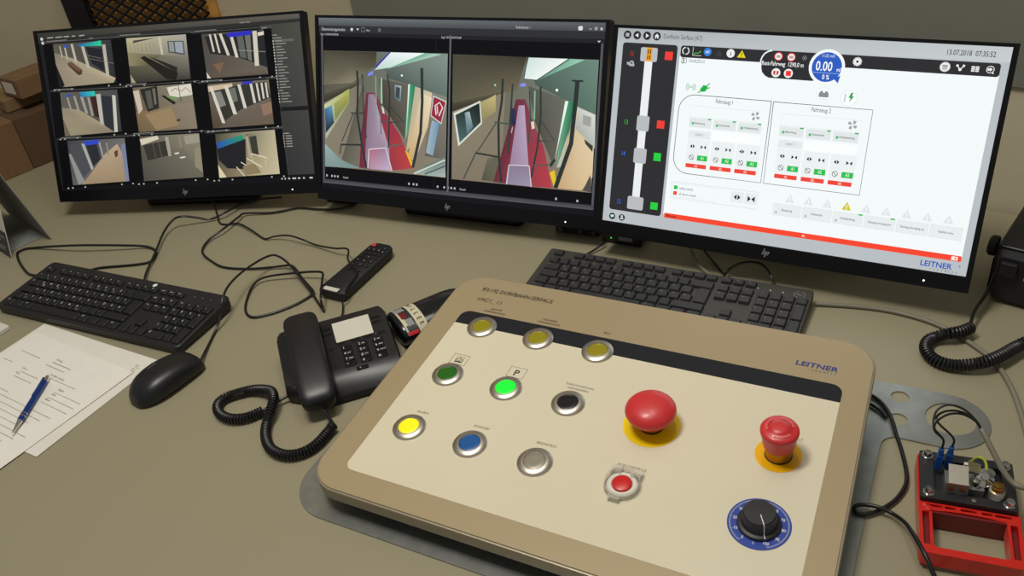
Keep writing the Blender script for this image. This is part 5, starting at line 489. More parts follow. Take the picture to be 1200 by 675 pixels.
def key_layout():
    K = []   # (kind, column, row, width, height, legend, second)
    R = [[('^', 1), ('1', 1, '!'), ('2', 1), ('3', 1), ('4', 1), ('5', 1), ('6', 1), ('7', 1, '{'), ('8', 1, '['), ('9', 1, ']'), ('0', 1, '}'), ('ß', 1), ('´', 1), ('←', 2)],
         [('Tab', 1.5), ('Q', 1, '@'), ('W', 1), ('E', 1, '€'), ('R', 1), ('T', 1), ('Z', 1), ('U', 1), ('I', 1), ('O', 1), ('P', 1), ('Ü', 1), ('+', 1, '~')],
         [('⇩', 1.75), ('A', 1), ('S', 1), ('D', 1), ('F', 1), ('G', 1), ('H', 1), ('J', 1), ('K', 1), ('L', 1), ('Ö', 1), ('Ä', 1), ('#', 1)],
         [('⇧', 1.25), ('<', 1, '|'), ('Y', 1), ('X', 1), ('C', 1), ('V', 1), ('B', 1), ('N', 1), ('M', 1, 'µ'), (',', 1), ('.', 1), ('-', 1), ('⇧', 2.75)],
         [('Strg', 1.25), ('⊞', 1.25), ('Alt', 1.25), ('', 6.25), ('AltGr', 1.25), ('⊞', 1.25), ('≡', 1.25), ('Strg', 1.25)]]
    for r, row in enumerate(R):
        x = 0
        for k in row:
            kind = 'key'
            if r == 4 and k[1] > 5: kind = 'space_bar'
            elif k[1] > 1 or r == 4: kind = 'modifier_key'
            K.append((kind, x+k[1]/2, r+1, k[1], 1, k[0], k[2] if len(k) > 2 else None)); x += k[1]
    K.append(('enter_key', 14.4, 2.5, 1.2, 2, '↵', None))
    K.append(('function_key', .5, 0, 1, .8, 'Esc', None))
    for g in range(3):
        for i in range(4): K.append(('function_key', 2.5+g*4.5+i, 0, 1, .8, 'F%d' % (g*4+i+1), None))
    for i, t in enumerate(('Druck', 'Rollen', 'Pause')): K.append(('function_key', 15.75+i, 0, 1, .8, t, None))
    for i, t in enumerate(('Einfg', 'Pos1', 'Bild↑', 'Entf', 'Ende', 'Bild↓')): K.append(('navigation_key', 15.75+i % 3, 1+i//3, 1, 1, t, None))
    K.append(('arrow_key', 16.75, 4, 1, 1, '↑', None))
    for i, t in enumerate('←↓→'): K.append(('arrow_key', 15.75+i, 5, 1, 1, t, None))
    for i, t in enumerate(('Num', '÷', '×', '-')): K.append(('keypad_key', 19+i, 1, 1, 1, t, None))
    for r, row in enumerate(('789', '456', '123')):
        for i, t in enumerate(row): K.append(('keypad_key', 19+i, 2+r, 1, 1, t, None))
    K.append(('keypad_key', 22, 2.5, 1, 2, '+', None)); K.append(('keypad_key', 22, 4.5, 1, 2, '↵', None))
    K.append(('keypad_key', 19.5, 5, 2, 1, '0', None)); K.append(('keypad_key', 21, 5, 1, 1, ',', None))
    return K
SUB = {'⇩': '', '⊞': '', '≡': '', '↵': '', '⇧': '', '←': '', '→': '', '↑': '', '↓': '', 'Bild↑': 'Bild', 'Bild↓': 'Bild', '÷': '/', '×': '*'}

def keyboard(root, ybase, row0, tilt_h, kh, body_m, key_m, leg_m, size, kind, vs=1.0):
    """keys on a body whose top is at height tilt_h(y)"""
    for (nm, cx, ry, wu, hu, t, t2) in key_layout():
        r = ry if ry > 0 else row0
        yy = ybase-(r-2.5)*.01905*vs
        t = SUB.get(t, t); sz = size if len(t) == 1 else size*.55
        o = link(nm, key_mesh(wu, hu*vs, t, kh, sz, legend2=t2), [key_m, leg_m], root, loc=((cx-11)*.01905, yy, tilt_h(yy)))
        o.rotation_euler = (math.atan(tilt_h(1)-tilt_h(0)), 0, 0)

# left keyboard: deep frame with wide margins
k1 = thing('keyboard', 'wide black keyboard with white legends on the left of the desk, before the nine-picture monitor', 'keyboard', (-0.7081, 1.3266, 0), -0.5086)
sl1 = lambda y: .0175+.07*(y+.07)
m = MB()
prof = rrect(-.2225, -.0735, .2225, .0635, .010, 5)
m.loft([[(x*.985, y*.985, .003) for x, y in prof], [(x, y, .008) for x, y in prof], [(x, y, sl1(y)-.0015) for x, y in prof], [(x*.993, y*.982, sl1(y)) for x, y in prof]])
kb = link('body', m.mesh(), M['kb_body'], k1, smooth=True, angle=35)
keyboard(k1, -.0108, -.15, sl1, .0042, M['kb_body'], M['kb_key'], M['legend'], .0066, 'a')
m = MB().lathe([(.0045, 0), (.0045, .0004), (.0001, .0005)], 20); link('round_badge', m.mesh(), M['legend'], kb, loc=(.055, .0535, sl1(.0535)))
m = MB()
for i in range(3): m.box(.156+i*.019, .044, sl1(.044), .1575+i*.019, .0455, sl1(.0455)+.0006)
link('lock_light', m.mesh(), M['legend_dim'], kb)
for x in (-.18, .18):
    m = MB().box(x-.012, .035, .0005, x+.012, .05, .008); link('foot', m.mesh(), M['matte_black'], k1)

# right keyboard: thin frame, partly under the control panel's edge
k2 = thing('keyboard', 'grey-black keyboard between the right monitor and the control panel', 'keyboard', (0.2345, 1.1224, 0), -0.5459)
sl2 = lambda y: .0165+.06*(y+.06)
m = MB(); prof = rrect(-.221, -.0605, .221, .0625, .004, 4)
m.loft([[(x*.99, y*.985, .003) for x, y in prof], [(x, y, .010) for x, y in prof], [(x, y, sl2(y)-.001) for x, y in prof], [(x*.997, y*.99, sl2(y)) for x, y in prof]])
kb2 = link('body', m.mesh(), M['dell_body'], k2, smooth=True, angle=35)
keyboard(k2, 0, -.1, sl2, .0052, M['dell_body'], M['dell_key'], M['legend_dim'], .0052, 'b')
m = MB().ring([(.0078, 0), (.0085, 0), (.0085, .0004), (.0078, .0004)], 30); add_text(m, 'DELL', 0, -.002, .0058, .0003, 'c', .8)
link('round_badge', m.mesh(), M['legend_dim'], kb2, loc=(.2025, .0465, sl2(.0465)+.0001))
m = MB()
for i in range(3): m.box(.139+i*.019, .045, sl2(.045), .141+i*.019, .0465, sl2(.0465)+.0005)
link('lock_light', m.mesh(), M['legend'], kb2)
for x in (-.18, .18):
    m = MB().box(x-.012, .035, .0005, x+.012, .05, .008); link('foot', m.mesh(), M['matte_black'], k2)

def world_part(name, mb, mtl, parent, label=None, smooth=True):
    """a part given in world coordinates, parented to a thing"""
    me = mb.mesh(); bpy.context.view_layer.update()
    me.transform(parent.matrix_world.inverted()); return link(name, me, mtl, parent, label=label, smooth=smooth)

def above(pts, h): return [(p[0], p[1], max(p[2], h)) for p in pts]

def cable_part(pts, r, mtl, parent, name='cable', sub=8, label=None):
    m = MB().tube(above(spline(pts, sub), r+.0003), r, 8); return world_part(name, m, mtl, parent, label)
bpy.context.view_layer.update()
cable_part([(-0.6718, 1.393, 0.012), (-0.6805, 1.4355, 0.007), (-0.6803, 1.4994, 0.01), (-0.6813, 1.5732, 0.014), (-0.6678, 1.6067, 0.022), (-0.6475, 1.6081, 0.026), (-0.6238, 1.6139, 0.016), (-0.5993, 1.6177, 0.006), (-0.5703, 1.6242, 0.012), (-0.5386, 1.6619, 0.01), (-0.5111, 1.6712, 0.01), (-0.4579, 1.6747, 0.006)], .0022, M['cable'], k1)
cable_part([(0.3354, 1.1384, 0.01), (0.3505, 1.1622, 0.012), (0.3635, 1.1512, 0.03), (0.3813, 1.1384, 0.04), (0.398, 1.1302, 0.036), (0.4092, 1.1244, 0.02), (0.4085, 1.1045, 0.012)], .0022, M['cable'], k2)

# loose loop of cable left of the left keyboard's rear edge
lp = [(-0.8817,1.4812,0.003),(-0.9009,1.4833,0.0028),(-0.929,1.4951,0.0028),(-0.9543,1.5253,0.0028),(-0.9815,1.5677,0.003),(-0.9916,1.5972,0.003),(-0.9627,1.6048,0.003),(-0.8568,1.5645,0.016),(-0.7606,1.5452,0.012),(-0.7167,1.5403,0.006),(-0.6936,1.5275,0.003),(-0.6825,1.5049,0.003),(-0.6859,1.4803,0.003),(-0.7129,1.4751,0.0028),(-0.7818,1.4821,0.0028),(-0.8071,1.4778,0.0028)]
m = MB().tube(above(spline(lp, 8), .0027), .0024, 8)
tag(link('cable', m.mesh(), M['cable'], smooth=True), 'flat loop of black cable behind the left keyboard, beside the desk calendar', 'cable')

# ------------------------------------------------------------------ mouse
mo = thing('computer_mouse', 'black wired computer mouse beside the paper sheets', 'mouse', (-0.552, 1.082, 0), -0.6981)
def mouse_sec(y, w, h, zc=0):
    o = []
    for i in range(28):
        a = 2*PI*i/28; ca, sa = math.cos(a), math.sin(a)
        x = w*math.copysign(abs(ca)**.75, ca); z = math.copysign(abs(sa)**.8, sa)
        o.append((x, y, h*.36+h*.64*z if z > 0 else max(.0012, h*.36+h*.36*z*1.0)))
    return o
L = .0585; rings = []
for k in range(31):
    q_ = -math.cos(PI*k/30); y = L*q_
    e = max(0, 1-abs(q_)**(3.0 if q_ < 0 else 5))**.5
    wd = .0335*(.16+.84*e)*(1-.10*max(0, q_)) if q_ < 0 else .0335*(.62+.38*e)*(1-.10*q_)
    prof_ = 1-.30*max(0, q_)**1.5-.10*max(0, -q_)**2
    hh = .039*prof_*((.18+.82*e) if q_ < 0 else (.55+.45*e))
    rings.append(mouse_sec(y, wd, hh))
mb = MB().loft(rings); ms = link('shell', mb.mesh(), M['black'], mo, smooth=True, angle=60)
m = MB().ring([(.0085, -.0035), (.0095, -.002), (.0095, .002), (.0085, .0035)], 26, Matrix.Rotation(PI/2, 4, 'Y')); link('scroll_wheel', m.mesh(), M['matte_black'], mo, loc=(0, .036, .0232), smooth=True)
m = MB(); add_text(m, 'lenovo', 0, 0, .0065, 0, 'c', .85)
from mathutils.bvhtree import BVHTree
tree = BVHTree.FromPolygons([v.co for v in ms.data.vertices], [list(p.vertices) for p in ms.data.polygons]); up_ = []
for vx, vy, vz in m.v:
    px_, py_ = -.0105-vy, -.006+vx; hit = tree.ray_cast(Vector((px_, py_, .2)), Vector((0, 0, -1)))[0]
    up_.append((px_, py_, (hit.z if hit else .038)+.0003))
m.v = up_
link('wordmark', m.mesh(fix=False), M['logo'], ms)
bpy.context.view_layer.update()
cable_part([(-0.5055,1.1083,0.012),(-0.5064,1.1469,0.006),(-0.5035,1.2013,0.003),(-0.4937,1.225,0.018),(-0.487,1.2426,0.04),(-0.482,1.2742,0.046),(-0.4719,1.3218,0.04),(-0.4521,1.3649,0.034),(-0.4336,1.3887,0.03),(-0.4201,1.3899,0.028),(-0.4012,1.3719,0.024),(-0.3834,1.3447,0.018),(-0.3658,1.3155,0.012),(-0.3421,1.2696,0.006),(-0.3217,1.2249,0.003),(-0.3217,1.2277,0.01),(-0.3212,1.2259,0.0235),(-0.3224,1.2429,0.0262),(-0.3238,1.2697,0.0262),(-0.3261,1.2989,0.0235),(-0.3274,1.3128,0.021),(-0.3367,1.3284,0.018),(-0.3763,1.3419,0.014),(-0.4375,1.3495,0.01),(-0.4594,1.3342,0.006),(-0.4648,1.2908,0.003),(-0.46,1.2556,0.003),(-0.4461,1.2358,0.003),(-0.4241,1.2356,0.003),(-0.396,1.2441,0.003),(-0.3684,1.2594,0.003),(-0.348,1.278,0.004),(-0.3455,1.2865,0.006),(-0.3683,1.3278,0.008),(-0.3896,1.3722,0.008),(-0.4022,1.3829,0.008),(-0.4326,1.3896,0.005),(-0.4828,1.3998,0.003),(-0.5315,1.4184,0.003),(-0.5624,1.4495,0.003),(-0.5833,1.4786,0.004),(-0.5883,1.5025,0.005),(-0.5809,1.5319,0.006),(-0.5565,1.5559,0.012),(-0.5348,1.603,0.01),(-0.5265,1.6207,0.007),(-0.4763,1.6136,0.004),(-0.4461,1.6141,0.004),(-0.4145,1.618,0.004),(-0.3734,1.6004,0.004),(-0.3316,1.5883,0.004),(-0.297,1.5967,0.004)], .0021, M['cable'], mo, sub=6)

# ------------------------------------------------------------------ remote control
rc = thing('remote_control', 'black remote control with red power button and white sticker', 'remote control', (-0.266, 1.324, 0), -0.569)
rc.scale = (1.1, 1.06, 1)
prof = []
def rem_out(s=1.0, top=0): return [(x, y) for x, y in rrect(-.0255*s, -.0775*s, .0255*s, .0775*s, (.008, .008, .016, .016), 6)]
def tap(p): return [(x*(1-.10*(y+.0775)/.155), y) for x, y in p]
m = MB().loft([[(x*.86, y*.96, .0015) for x, y in tap(rem_out())], [(x*.97, y*.985, .007) for x, y in tap(rem_out())], [(x, y, .015) for x, y in tap(rem_out())], [(x*.98, y*.99, .0185) for x, y in tap(rem_out())], [(x*.92, y*.975, .0200) for x, y in tap(rem_out())]])
body = link('case', m.mesh(), M['matte_black'], rc, smooth=True, angle=50)
btns = []
m = MB().lathe([(.0042, 0), (.0042, .0016), (.0034, .0022), (.0001, .0024)], 18); link('power_button', m.mesh(), M['red'], rc, loc=(-.014, .067, .0198), smooth=True, label='red power button')
def rbtn(x, y, w, h, mk=None):
    m = MB().prism(rrect(-w/2, -h/2, w/2, h/2, min(w, h)*.35, 3), 0, .0016, .0004)
    if mk:
        m.m = 1; add_text(m, mk, 0, -.0014, .0045, .0018, 'c', .9)
    link('button', m.mesh(fix=False), [M['black'], M['legend']], rc, loc=(x, y, .0198))
for x, y, mk in ((.012, .062, '■'), (-.015, .053, '1'), (-.005, .053, '2'), (.005, .053, '3'), (.015, .051, '4'), (-.015, .041, ''), (-.005, .041, ''), (.005, .041, ''), (.015, .041, ''), (-.015, .03, ''), (.015, .03, ''), (0, .030, '+'), (-.013, .018, '<'), (0, .018, 'o'), (.013, .018, '>'), (0, .006, '+'), (-.014, .004, '-'), (.014, .004, '-'), (-.012, -.01, ''), (.008, -.012, '')):
    rbtn(x, y, .0085 if abs(x) < .02 else .006, .0062, mk if mk != '■' else 'l')
m = MB().prism(rrect(-.017, -.0745, .012, -.0655, .0004, 2), .0199, .0203); link('sticker', m.mesh(), M['sticker'], body, label='white sticker at the lower end')

# ------------------------------------------------------------------ desk telephone
PHR = 0.2443
ph = thing('telephone', 'black corded desk telephone with handset on its left side', 'telephone', (-0.275, 1.06, 0), PHR)
def phz(y):   # top of the body over its depth: rises to the back, rolls down at the front
    if y > -.035: return .034+.16*(y+.035)*1.0
    t = (y+.035)/.047; return .034-.021*t*t
m = MB(); rings = []
ys = [-.082, -.078, -.070, -.058, -.045, -.035, -.02, .0, .02, .04, .055, .066, .071]
for y in ys:
    zt = phz(y); e = .0 if y < .06 else (y-.06)*.6
    l = .0 if y > -.045 else (-.045-y)*1.25
    rings.append([(-.085+e+l, y, .004), (.084-e, y, .004), (.088-e, y, zt*.55), (.0875-e, y, zt-.004), (.085-e, y, zt-e*.3), (-.08+e+l, y, zt-e*.3), (-.0845+e+l, y, zt-.003), (-.087+e+l, y, zt*.5)])
m.loft(rings); body = link('base', m.mesh(), M['black'], ph, smooth=True, angle=45)
sl = math.atan(.16)
def on_ph(x, y, dz=0): return (x, y, phz(y)+dz)
m = MB().prism(rrect(-.029, -.022, .029, .022, .0015, 3), 0, .0009); link('name_card', m.mesh(), M['sticker'], ph, loc=on_ph(.031, .0335, .0002), rot=(sl, 0, 0), label='white index card window')
m = MB().box(-.052, -.0006, 0, .052, .0006, .0006); link('seam', m.mesh(), M['matte_black'], ph, loc=on_ph(.028, .0055, .0001), rot=(sl, 0, 0))
LT = (('1', ''), ('2', 'ABC'), ('3', 'DEF'), ('4', 'GHI'), ('5', 'JKL'), ('6', 'MNO'), ('7', 'PQRS'), ('8', 'TUV'), ('9', 'WXYZ'), ('*', ''), ('0', ''), ('#', ''))
for i, (t, u) in enumerate(LT):
    x = .0140+(i % 3)*.0240; y = -.0035-(i//3)*.0118
    m = MB().prism(rrect(-.0082, -.0042, .0082, .0042, .002, 3), 0, .0022, .0005); m.m = 1
    add_text(m, t, -.0055, -.002, .0066, .0024, 'l', .95)
    if u: add_text(m, u, -.0005, -.0012, .0036, .0024, 'l', .8)
    link('dial_key', m.mesh(fix=False), [M['gloss_black'], M['legend']], ph, loc=on_ph(x, y, -.0004), rot=(sl, 0, 0))
m = MB().prism(rrect(-.009, -.003, .009, .003, .0015, 3), 0, .0018, .0004); m.m = 1; add_text(m, 'R', -.004, -.0012, .0035, .002, 'l', .9)
link('function_button', m.mesh(fix=False), [M['gloss_black'], M['legend']], ph, loc=on_ph(.029, -.0515, .0), rot=(sl, 0, 0))
for x, y in ((-.012, .001), (.008, .0095), (.03, .0095), (.05, .0095), (.070, .0085), (-.008, .047), (-.008, .035), (.069, .045), (.069, .034)):
    m = MB().prism(rrect(-.007, -.002, .007, .002, .001, 3), 0, .0012, .0003); link('function_button', m.mesh(), M['gloss_black'], ph, loc=on_ph(x, y, .0), rot=(sl, 0, 0))
for x in (.064, .069, .074):
    m = MB().box(-.0012, -.0012, 0, .0012, .0012, .0008); link('indicator', m.mesh(), M['legend'], ph, loc=on_ph(x, .009, .0002), rot=(sl, 0, 0))
# cradle and handset
m = MB(); m.loft([[(-.083+a, y, b) for a, b in ((0, .004), (.05, .004), (.05, z_), (0, z_))] for y, z_ in ((-.048, .033), (-.03, .035), (.0, .036), (.05, .046), (.066, .046))])
link('cradle', m.mesh(), M['black'], ph)
m = MB(); rings = []
hsx = -.0425
for k in range(33):
    q_ = -math.cos(PI*k/32); t = (q_+1)/2; y = -.106+t*.186
    end = max(.0, 1-abs(q_)**9)**.5
    w = .0282*(1-.10*math.sin(PI*t))*(.55+.45*end)
    arch = .012*math.sin(PI*t); zt = .044+.030*t+arch*.75; thick = (.019+.012*abs(q_)**3)*(.45+.55*end)
    rr = []
    for i in range(24):
        a = 2*PI*i/24; ca, sa = math.cos(a), math.sin(a)
        rr.append((hsx+w*math.copysign(abs(ca)**.55, ca), y, zt-.0155-.006*abs(q_)**3+thick/2*math.copysign(abs(sa)**.6, sa)+.006))
    rings.append(rr)
m.loft(rings); hd = link('handset', m.mesh(), M['black'], ph, smooth=True, angle=50)
bpy.context.view_layer.update()
coil = spline([(-0.2733,0.923,0.012),(-0.2815,0.9116,0.008),(-0.2915,0.8944,0.0084),(-0.3053,0.8814,0.0084),(-0.3233,0.8759,0.0084),(-0.3415,0.8802,0.0084),(-0.359,0.8952,0.0084),(-0.3696,0.9201,0.0084),(-0.3726,0.9469,0.0085),(-0.3679,0.9648,0.016),(-0.3657,0.9859,0.02),(-0.3731,1.0082,0.017),(-0.388,1.0214,0.0125),(-0.4083,1.0289,0.009),(-0.4275,1.0267,0.0084),(-0.4468,1.02,0.0084),(-0.4549,1.0063,0.0084),(-0.451,0.9904,0.0084),(-0.4407,0.9772,0.0084),(-0.4253,0.9685,0.0084),(-0.4064,0.9674,0.0084),(-0.3924,0.9728,0.0084),(-0.382,0.9781,0.0084)], 10)
m = MB().tube(coil_pts(above(coil, .0083), .0060, .0041, 12), .0019, 6); hc = world_part('handset_cord', m, M['cable'], ph)
m = MB().tube(spline([(-0.3825, 0.9791, 0.0075), (-0.3724, 0.9877, 0.008), (-0.3579, 0.9957, 0.01), (-0.3392, 1.0037, 0.013), (-0.3301, 1.0062, 0.015)], 6), .0022, 8); world_part('cord_tail', m, M['cable'], ph)
m = MB().tube(spline([(-0.2894, 0.9543, 0.024), (-0.2864, 0.9476, 0.018), (-0.28, 0.9346, 0.014), (-0.2733, 0.923, 0.012)], 6), .0024, 8); world_part('cord_tail', m, M['cable'], ph)
cable_part([(-0.6076,1.6919,0.01),(-0.5996,1.67,0.006),(-0.5877,1.6344,0.003),(-0.5769,1.6031,0.0025),(-0.5632,1.592,0.0025),(-0.5343,1.583,0.005),(-0.5051,1.5503,0.007),(-0.4825,1.5235,0.004),(-0.4662,1.5057,0.003),(-0.4456,1.5015,0.008),(-0.415,1.4861,0.014),(-0.3844,1.4648,0.012),(-0.3593,1.4487,0.006),(-0.3178,1.4116,0.014),(-0.2958,1.3958,0.02),(-0.2867,1.3792,0.023),(-0.2859,1.3513,0.0235),(-0.2769,1.3257,0.0235),(-0.2659,1.3016,0.0235),(-0.2676,1.284,0.0235),(-0.2763,1.2618,0.0235),(-0.2825,1.2377,0.023),(-0.2876,1.2344,0.012),(-0.2877,1.2229,0.004),(-0.2867,1.1998,0.006),(-0.2886,1.1725,0.012)], .0018, M['cable'], ph, sub=6, name='line_cable')

# ------------------------------------------------------------------ bottle lying between telephone and control panel
bt = thing('bottle', 'dark bottle lying behind the telephone, cream label with a red edge', 'bottle', (-0.1965, 1.1085, 0.0005), 0.4538)
BA, BH = .040, .0225                 # half width and half height of its flattened body
def bring(x, k): return [(x, BA*k*math.cos(2*PI*i/40), BH+BH*k*math.sin(2*PI*i/40)) for i in range(40)]
m = MB().loft([bring(x, k) for x, k in ((.006, .80), (.007, .90), (.009, .97), (.013, 1), (.105, 1), (.118, .96), (.130, .84), (.142, .62), (.150, .44), (.156, .36), (.172, .35), (.173, .38), (.182, .38), (.183, .30))])
link('glass_body', m.mesh(), M['bottle'], bt, smooth=True)
def on_b(x, a, e=0): return (x, -(BA+e)*math.sin(a), BH+(BH+e)*math.cos(a))
def wrap(x0, x1, a0, a1, e, n=24):
    """curved patch on the bottle's side; angle measured from the top towards the viewer"""
    mb = MB(); vs = []
    for i in range(n+1):
        a = a0+(a1-a0)*i/n
        vs += [on_b(x0, a, e), on_b(x1, a, e)]
    mb.add(vs, [(2*i, 2*i+1, 2*i+3, 2*i+2) for i in range(n)]); return mb
m = wrap(.034, .050, -.75, 1.35, .0003); lb = link('label', m.mesh(), M['label_cream'], bt, label='cream paper label')
def wrap_text(t, x, a, size, spread):
    mb = MB()
    for i, ch in enumerate(t):
        vs, fs, w = text_geo(ch, .02); aa = a+i*spread
        mb.add([on_b(x+v[1]*size, aa+(v[0]-w/2)*size/BA, .0006) for v in vs], fs)
    return mb
link('lettering', wrap_text('MILLER', .0385, -.62, .0105, .29).mesh(fix=False), M['dark_print'], lb)
m = wrap(.014, .033, -.75, 1.3, .0003); pl = link('picture_label', m.mesh(), M['dark_band'], bt, label='picture strip with grey and red tones')
for x0, x1, a0, a1, mm in ((.0145, .030, -.6, -.2, 'cal_grey'), (.017, .026, -.1, .3, 'red_dark'), (.014, .017, -.7, 1.2, 'label_cream'), (.020, .031, .35, .75, 'cal_grey'), (.015, .020, .3, .7, 'label_cream'), (.015, .032, 1.05, 1.28, 'red')):
    m = wrap(x0, x1, a0, a1, .0005, 8); link('print_patch', m.mesh(), M[mm], pl)

# ------------------------------------------------------------------ papers, pen, pad, calendar
def sheet(name, label, corners, z, mtl, prints):
    a, b, c, d = [Vector((p[0], p[1], 0)) for p in corners]     # back left, back right, front right, front left
    o = (a+b+c+d)/4; ux = (b-a).normalized(); ang = math.atan2(ux.y, ux.x)
    root = thing(name, label, 'paper', (o.x, o.y, z), ang)
    w = (b-a).length; h = (d-a).length; N = 10; vs = []
    for j in range(N+1):
        for i in range(N+1):
            vs.append((-w/2+w*i/N, h/2-h*j/N, .0004+.0003*math.sin(i*.9+j*.5)))
    mb = MB().add(vs, [(j*(N+1)+i, (j+1)*(N+1)+i, (j+1)*(N+1)+i+1, j*(N+1)+i+1) for j in range(N) for i in range(N)])
    link('page', mb.mesh(fix=False), mtl, root)
    if prints:
        mb = MB()
        for p in prints:
            if p[0] == 'T': add_text(mb, p[1], -w/2+p[2]*w, h/2-p[3]*h, p[4], .0013, 'l', .9)
            else: mb.box(-w/2+p[1]*w, h/2-p[2]*h-.0003, .0012, -w/2+p[3]*w, h/2-p[2]*h+p[4], .0013)
        link('printing', mb.mesh(fix=False), M['grey_print'], root)
    return root
pr2 = [('B', .96, .2+i*.028, .985, .0006) for i in range(16)]
sheet('paper_sheet', 'white paper sheet under the printed form, its edge showing towards the mouse', [(-0.8316, 1.31), (-0.5826, 1.1482), (-0.709, 0.9537), (-0.9581, 1.1155)], .0006, M['paper2'], [('B', .90+.012*(i % 2), .10+i*.02, .93+.012*(i % 2), .0005) for i in range(12)])
PRN = [('B', .10, .15, .30, .0004), ('B', .06, .24, .16, .0004), ('T', 'Auftrag', .42, .12, .006), ('B', .42, .14, .60, .0006), ('B', .40, .17, .58, .0004), ('T', 'Dorfbahn Serfaus', .52, .22, .006), ('B', .52, .235, .80, .0004),
       ('T', 'Datum', .28, .25, .005), ('B', .30, .27, .48, .0003), ('T', 'Name', .28, .29, .005), ('B', .30, .31, .48, .0003), ('T', 'Abteilung', .14, .36, .005), ('T', 'Stelle', .12, .39, .005), ('B', .14, .41, .42, .0003),
       ('T', 'Beginn', .70, .28, .006), ('B', .70, .30, .95, .0003), ('T', 'Ende', .70, .32, .006), ('B', .70, .34, .95, .0003), ('T', 'Dauer', .70, .36, .006), ('B', .70, .38, .95, .0003)]
PRN += [('B', .08+.02*(i % 3), .44+i*.036, .90-.05*(i % 4), .0003) for i in range(14)]
sheet('paper_sheet', 'top printed form with a blue pen lying on it', [(-0.8359, 1.2842), (-0.6178, 1.125), (-0.7947, 0.8827), (-1.0128, 1.0418)], .0020, M['paper'], PRN)
pen = thing('ballpoint_pen', 'blue metallic ballpoint pen with silver tip lying on the paper sheets', 'pen', (-0.76, 1.0718, 0.0034), -0.0314)
PX = TR(0, 0, 0) @ Matrix.Rotation(-PI/2, 4, 'Z') @ Matrix.Rotation(PI/2, 4, 'X')
PM = Matrix.Rotation(-PI/2, 4, 'X')     # lathe axis to local +y
m = MB().lathe([(.0001, -.040), (.0042, -.040), (.0046, -.035), (.0047, .0), (.0045, .052), (.0001, .053)], 20, PM); pb = link('barrel', m.mesh(), M['pen_blue'], pen, loc=(0, 0, .0054), smooth=True)
m = MB().lathe([(.0006, -.067), (.0012, -.066), (.0013, -.061), (.0038, -.042), (.0042, -.040), (.0001, -.039)], 20, PM); link('tip', m.mesh(), M['bright_chrome'], pen, loc=(0, 0, .0054), smooth=True, label='silver tip')
m = MB()
for y in (-.032, -.026): m.lathe([(.0046, y), (.0051, y), (.0051, y+.0018), (.0046, y+.0018)], 20, PM)
link('ring', m.mesh(), M['bright_chrome'], pb, smooth=True)
m = MB().lathe([(.0045, .052), (.0046, .053), (.0044, .058), (.003, .059), (.003, .065), (.0001, .066)], 20, PM); link('push_button', m.mesh(), M['bright_chrome'], pen, loc=(0, 0, .0054), smooth=True)
m = MB().box(-.0016, .012, .0050, .0016, .056, .0062); link('clip', m.mesh(), M['pen_blue'], pen, loc=(0, 0, .0054))

pad = thing('notepad', 'thick white pad cut off by the left picture edge, near the left keyboard', 'notepad', (-0.8907, 1.3085, 0), -0.5961)
m = MB().prism(rrect(-.16, -.09, 0, 0, .002, 3), .0005, .008, .0006); link('block', m.mesh(), M['white_pad'], pad)
m = MB()
for i in range(3): m.box(-.05+i*.012, -.018, .0081, -.043+i*.012, -.016, .0082)
link('printing', m.mesh(), M['grey_print'], pad)

cal = thing('desk_calendar', 'tent-shaped desk calendar with white front and dark lower band', 'calendar', (-1.1177, 1.7566, 0), -0.787)
# local x: along the tent (away to the left), local y: front to back
CW, CD, CH = .21, 0.0824, 0.202
def slab(p0, p1, x0, x1, th=.0014):
    d = (Vector(p1)-Vector(p0)); n = Vector((-d.y, d.x)).normalized()*th
    q = [Vector(p0), Vector(p1), Vector(p1)+n, Vector(p0)+n]
    return [(x, a.x, a.y) for x in (x0, x1) for a in q]
BX = [(0, 1, 2, 3), (7, 6, 5, 4), (0, 4, 5, 1), (1, 5, 6, 2), (2, 6, 7, 3), (3, 7, 4, 0)]
m = MB().add(slab((-CD/2, .001), (0, CH), 0, CW), BX); fp = link('front_board', m.mesh(), M['white_pad'], cal, label='white front with print')
m = MB().add(slab((0, CH), (CD/2, .001), 0, CW), BX); link('back_board', m.mesh(), M['cal_grey'], cal, label='grey back board')
m = MB().box(0, -CD/2+.004, .0006, CW-.03, CD/2-.004, .0016); link('bottom_board', m.mesh(), M['cal_grey'], cal)
fs_ = .27
m = MB().add(slab((-CD/2-.0021, .0012), (-CD/2*(1-fs_)-.0021, CH*fs_), .0, CW, .0003), BX); db = link('dark_band', m.mesh(), M['dark_band'], fp)
def on_front(t, e): return (-CD/2*(1-t)-e, CH*t)
m = MB()
for t0, x0, x1 in ((.06, .10, .19), (.09, .12, .195), (.16, .08, .18), (.20, .13, .2)): m.add(slab(on_front(t0, .0026), on_front(t0+.012, .0026), x0, x1, .0002), BX)
link('printing', m.mesh(), M['legend_dim'], db)
m = MB()
for i in range(5):
    for j in range(3): m.add(slab(on_front(.36+i*.1, .0021), on_front(.40+i*.1, .0021), .05+j*.05, .075+j*.05, .0002), BX)
link('printing', m.mesh(), M['grey_print'], fp)

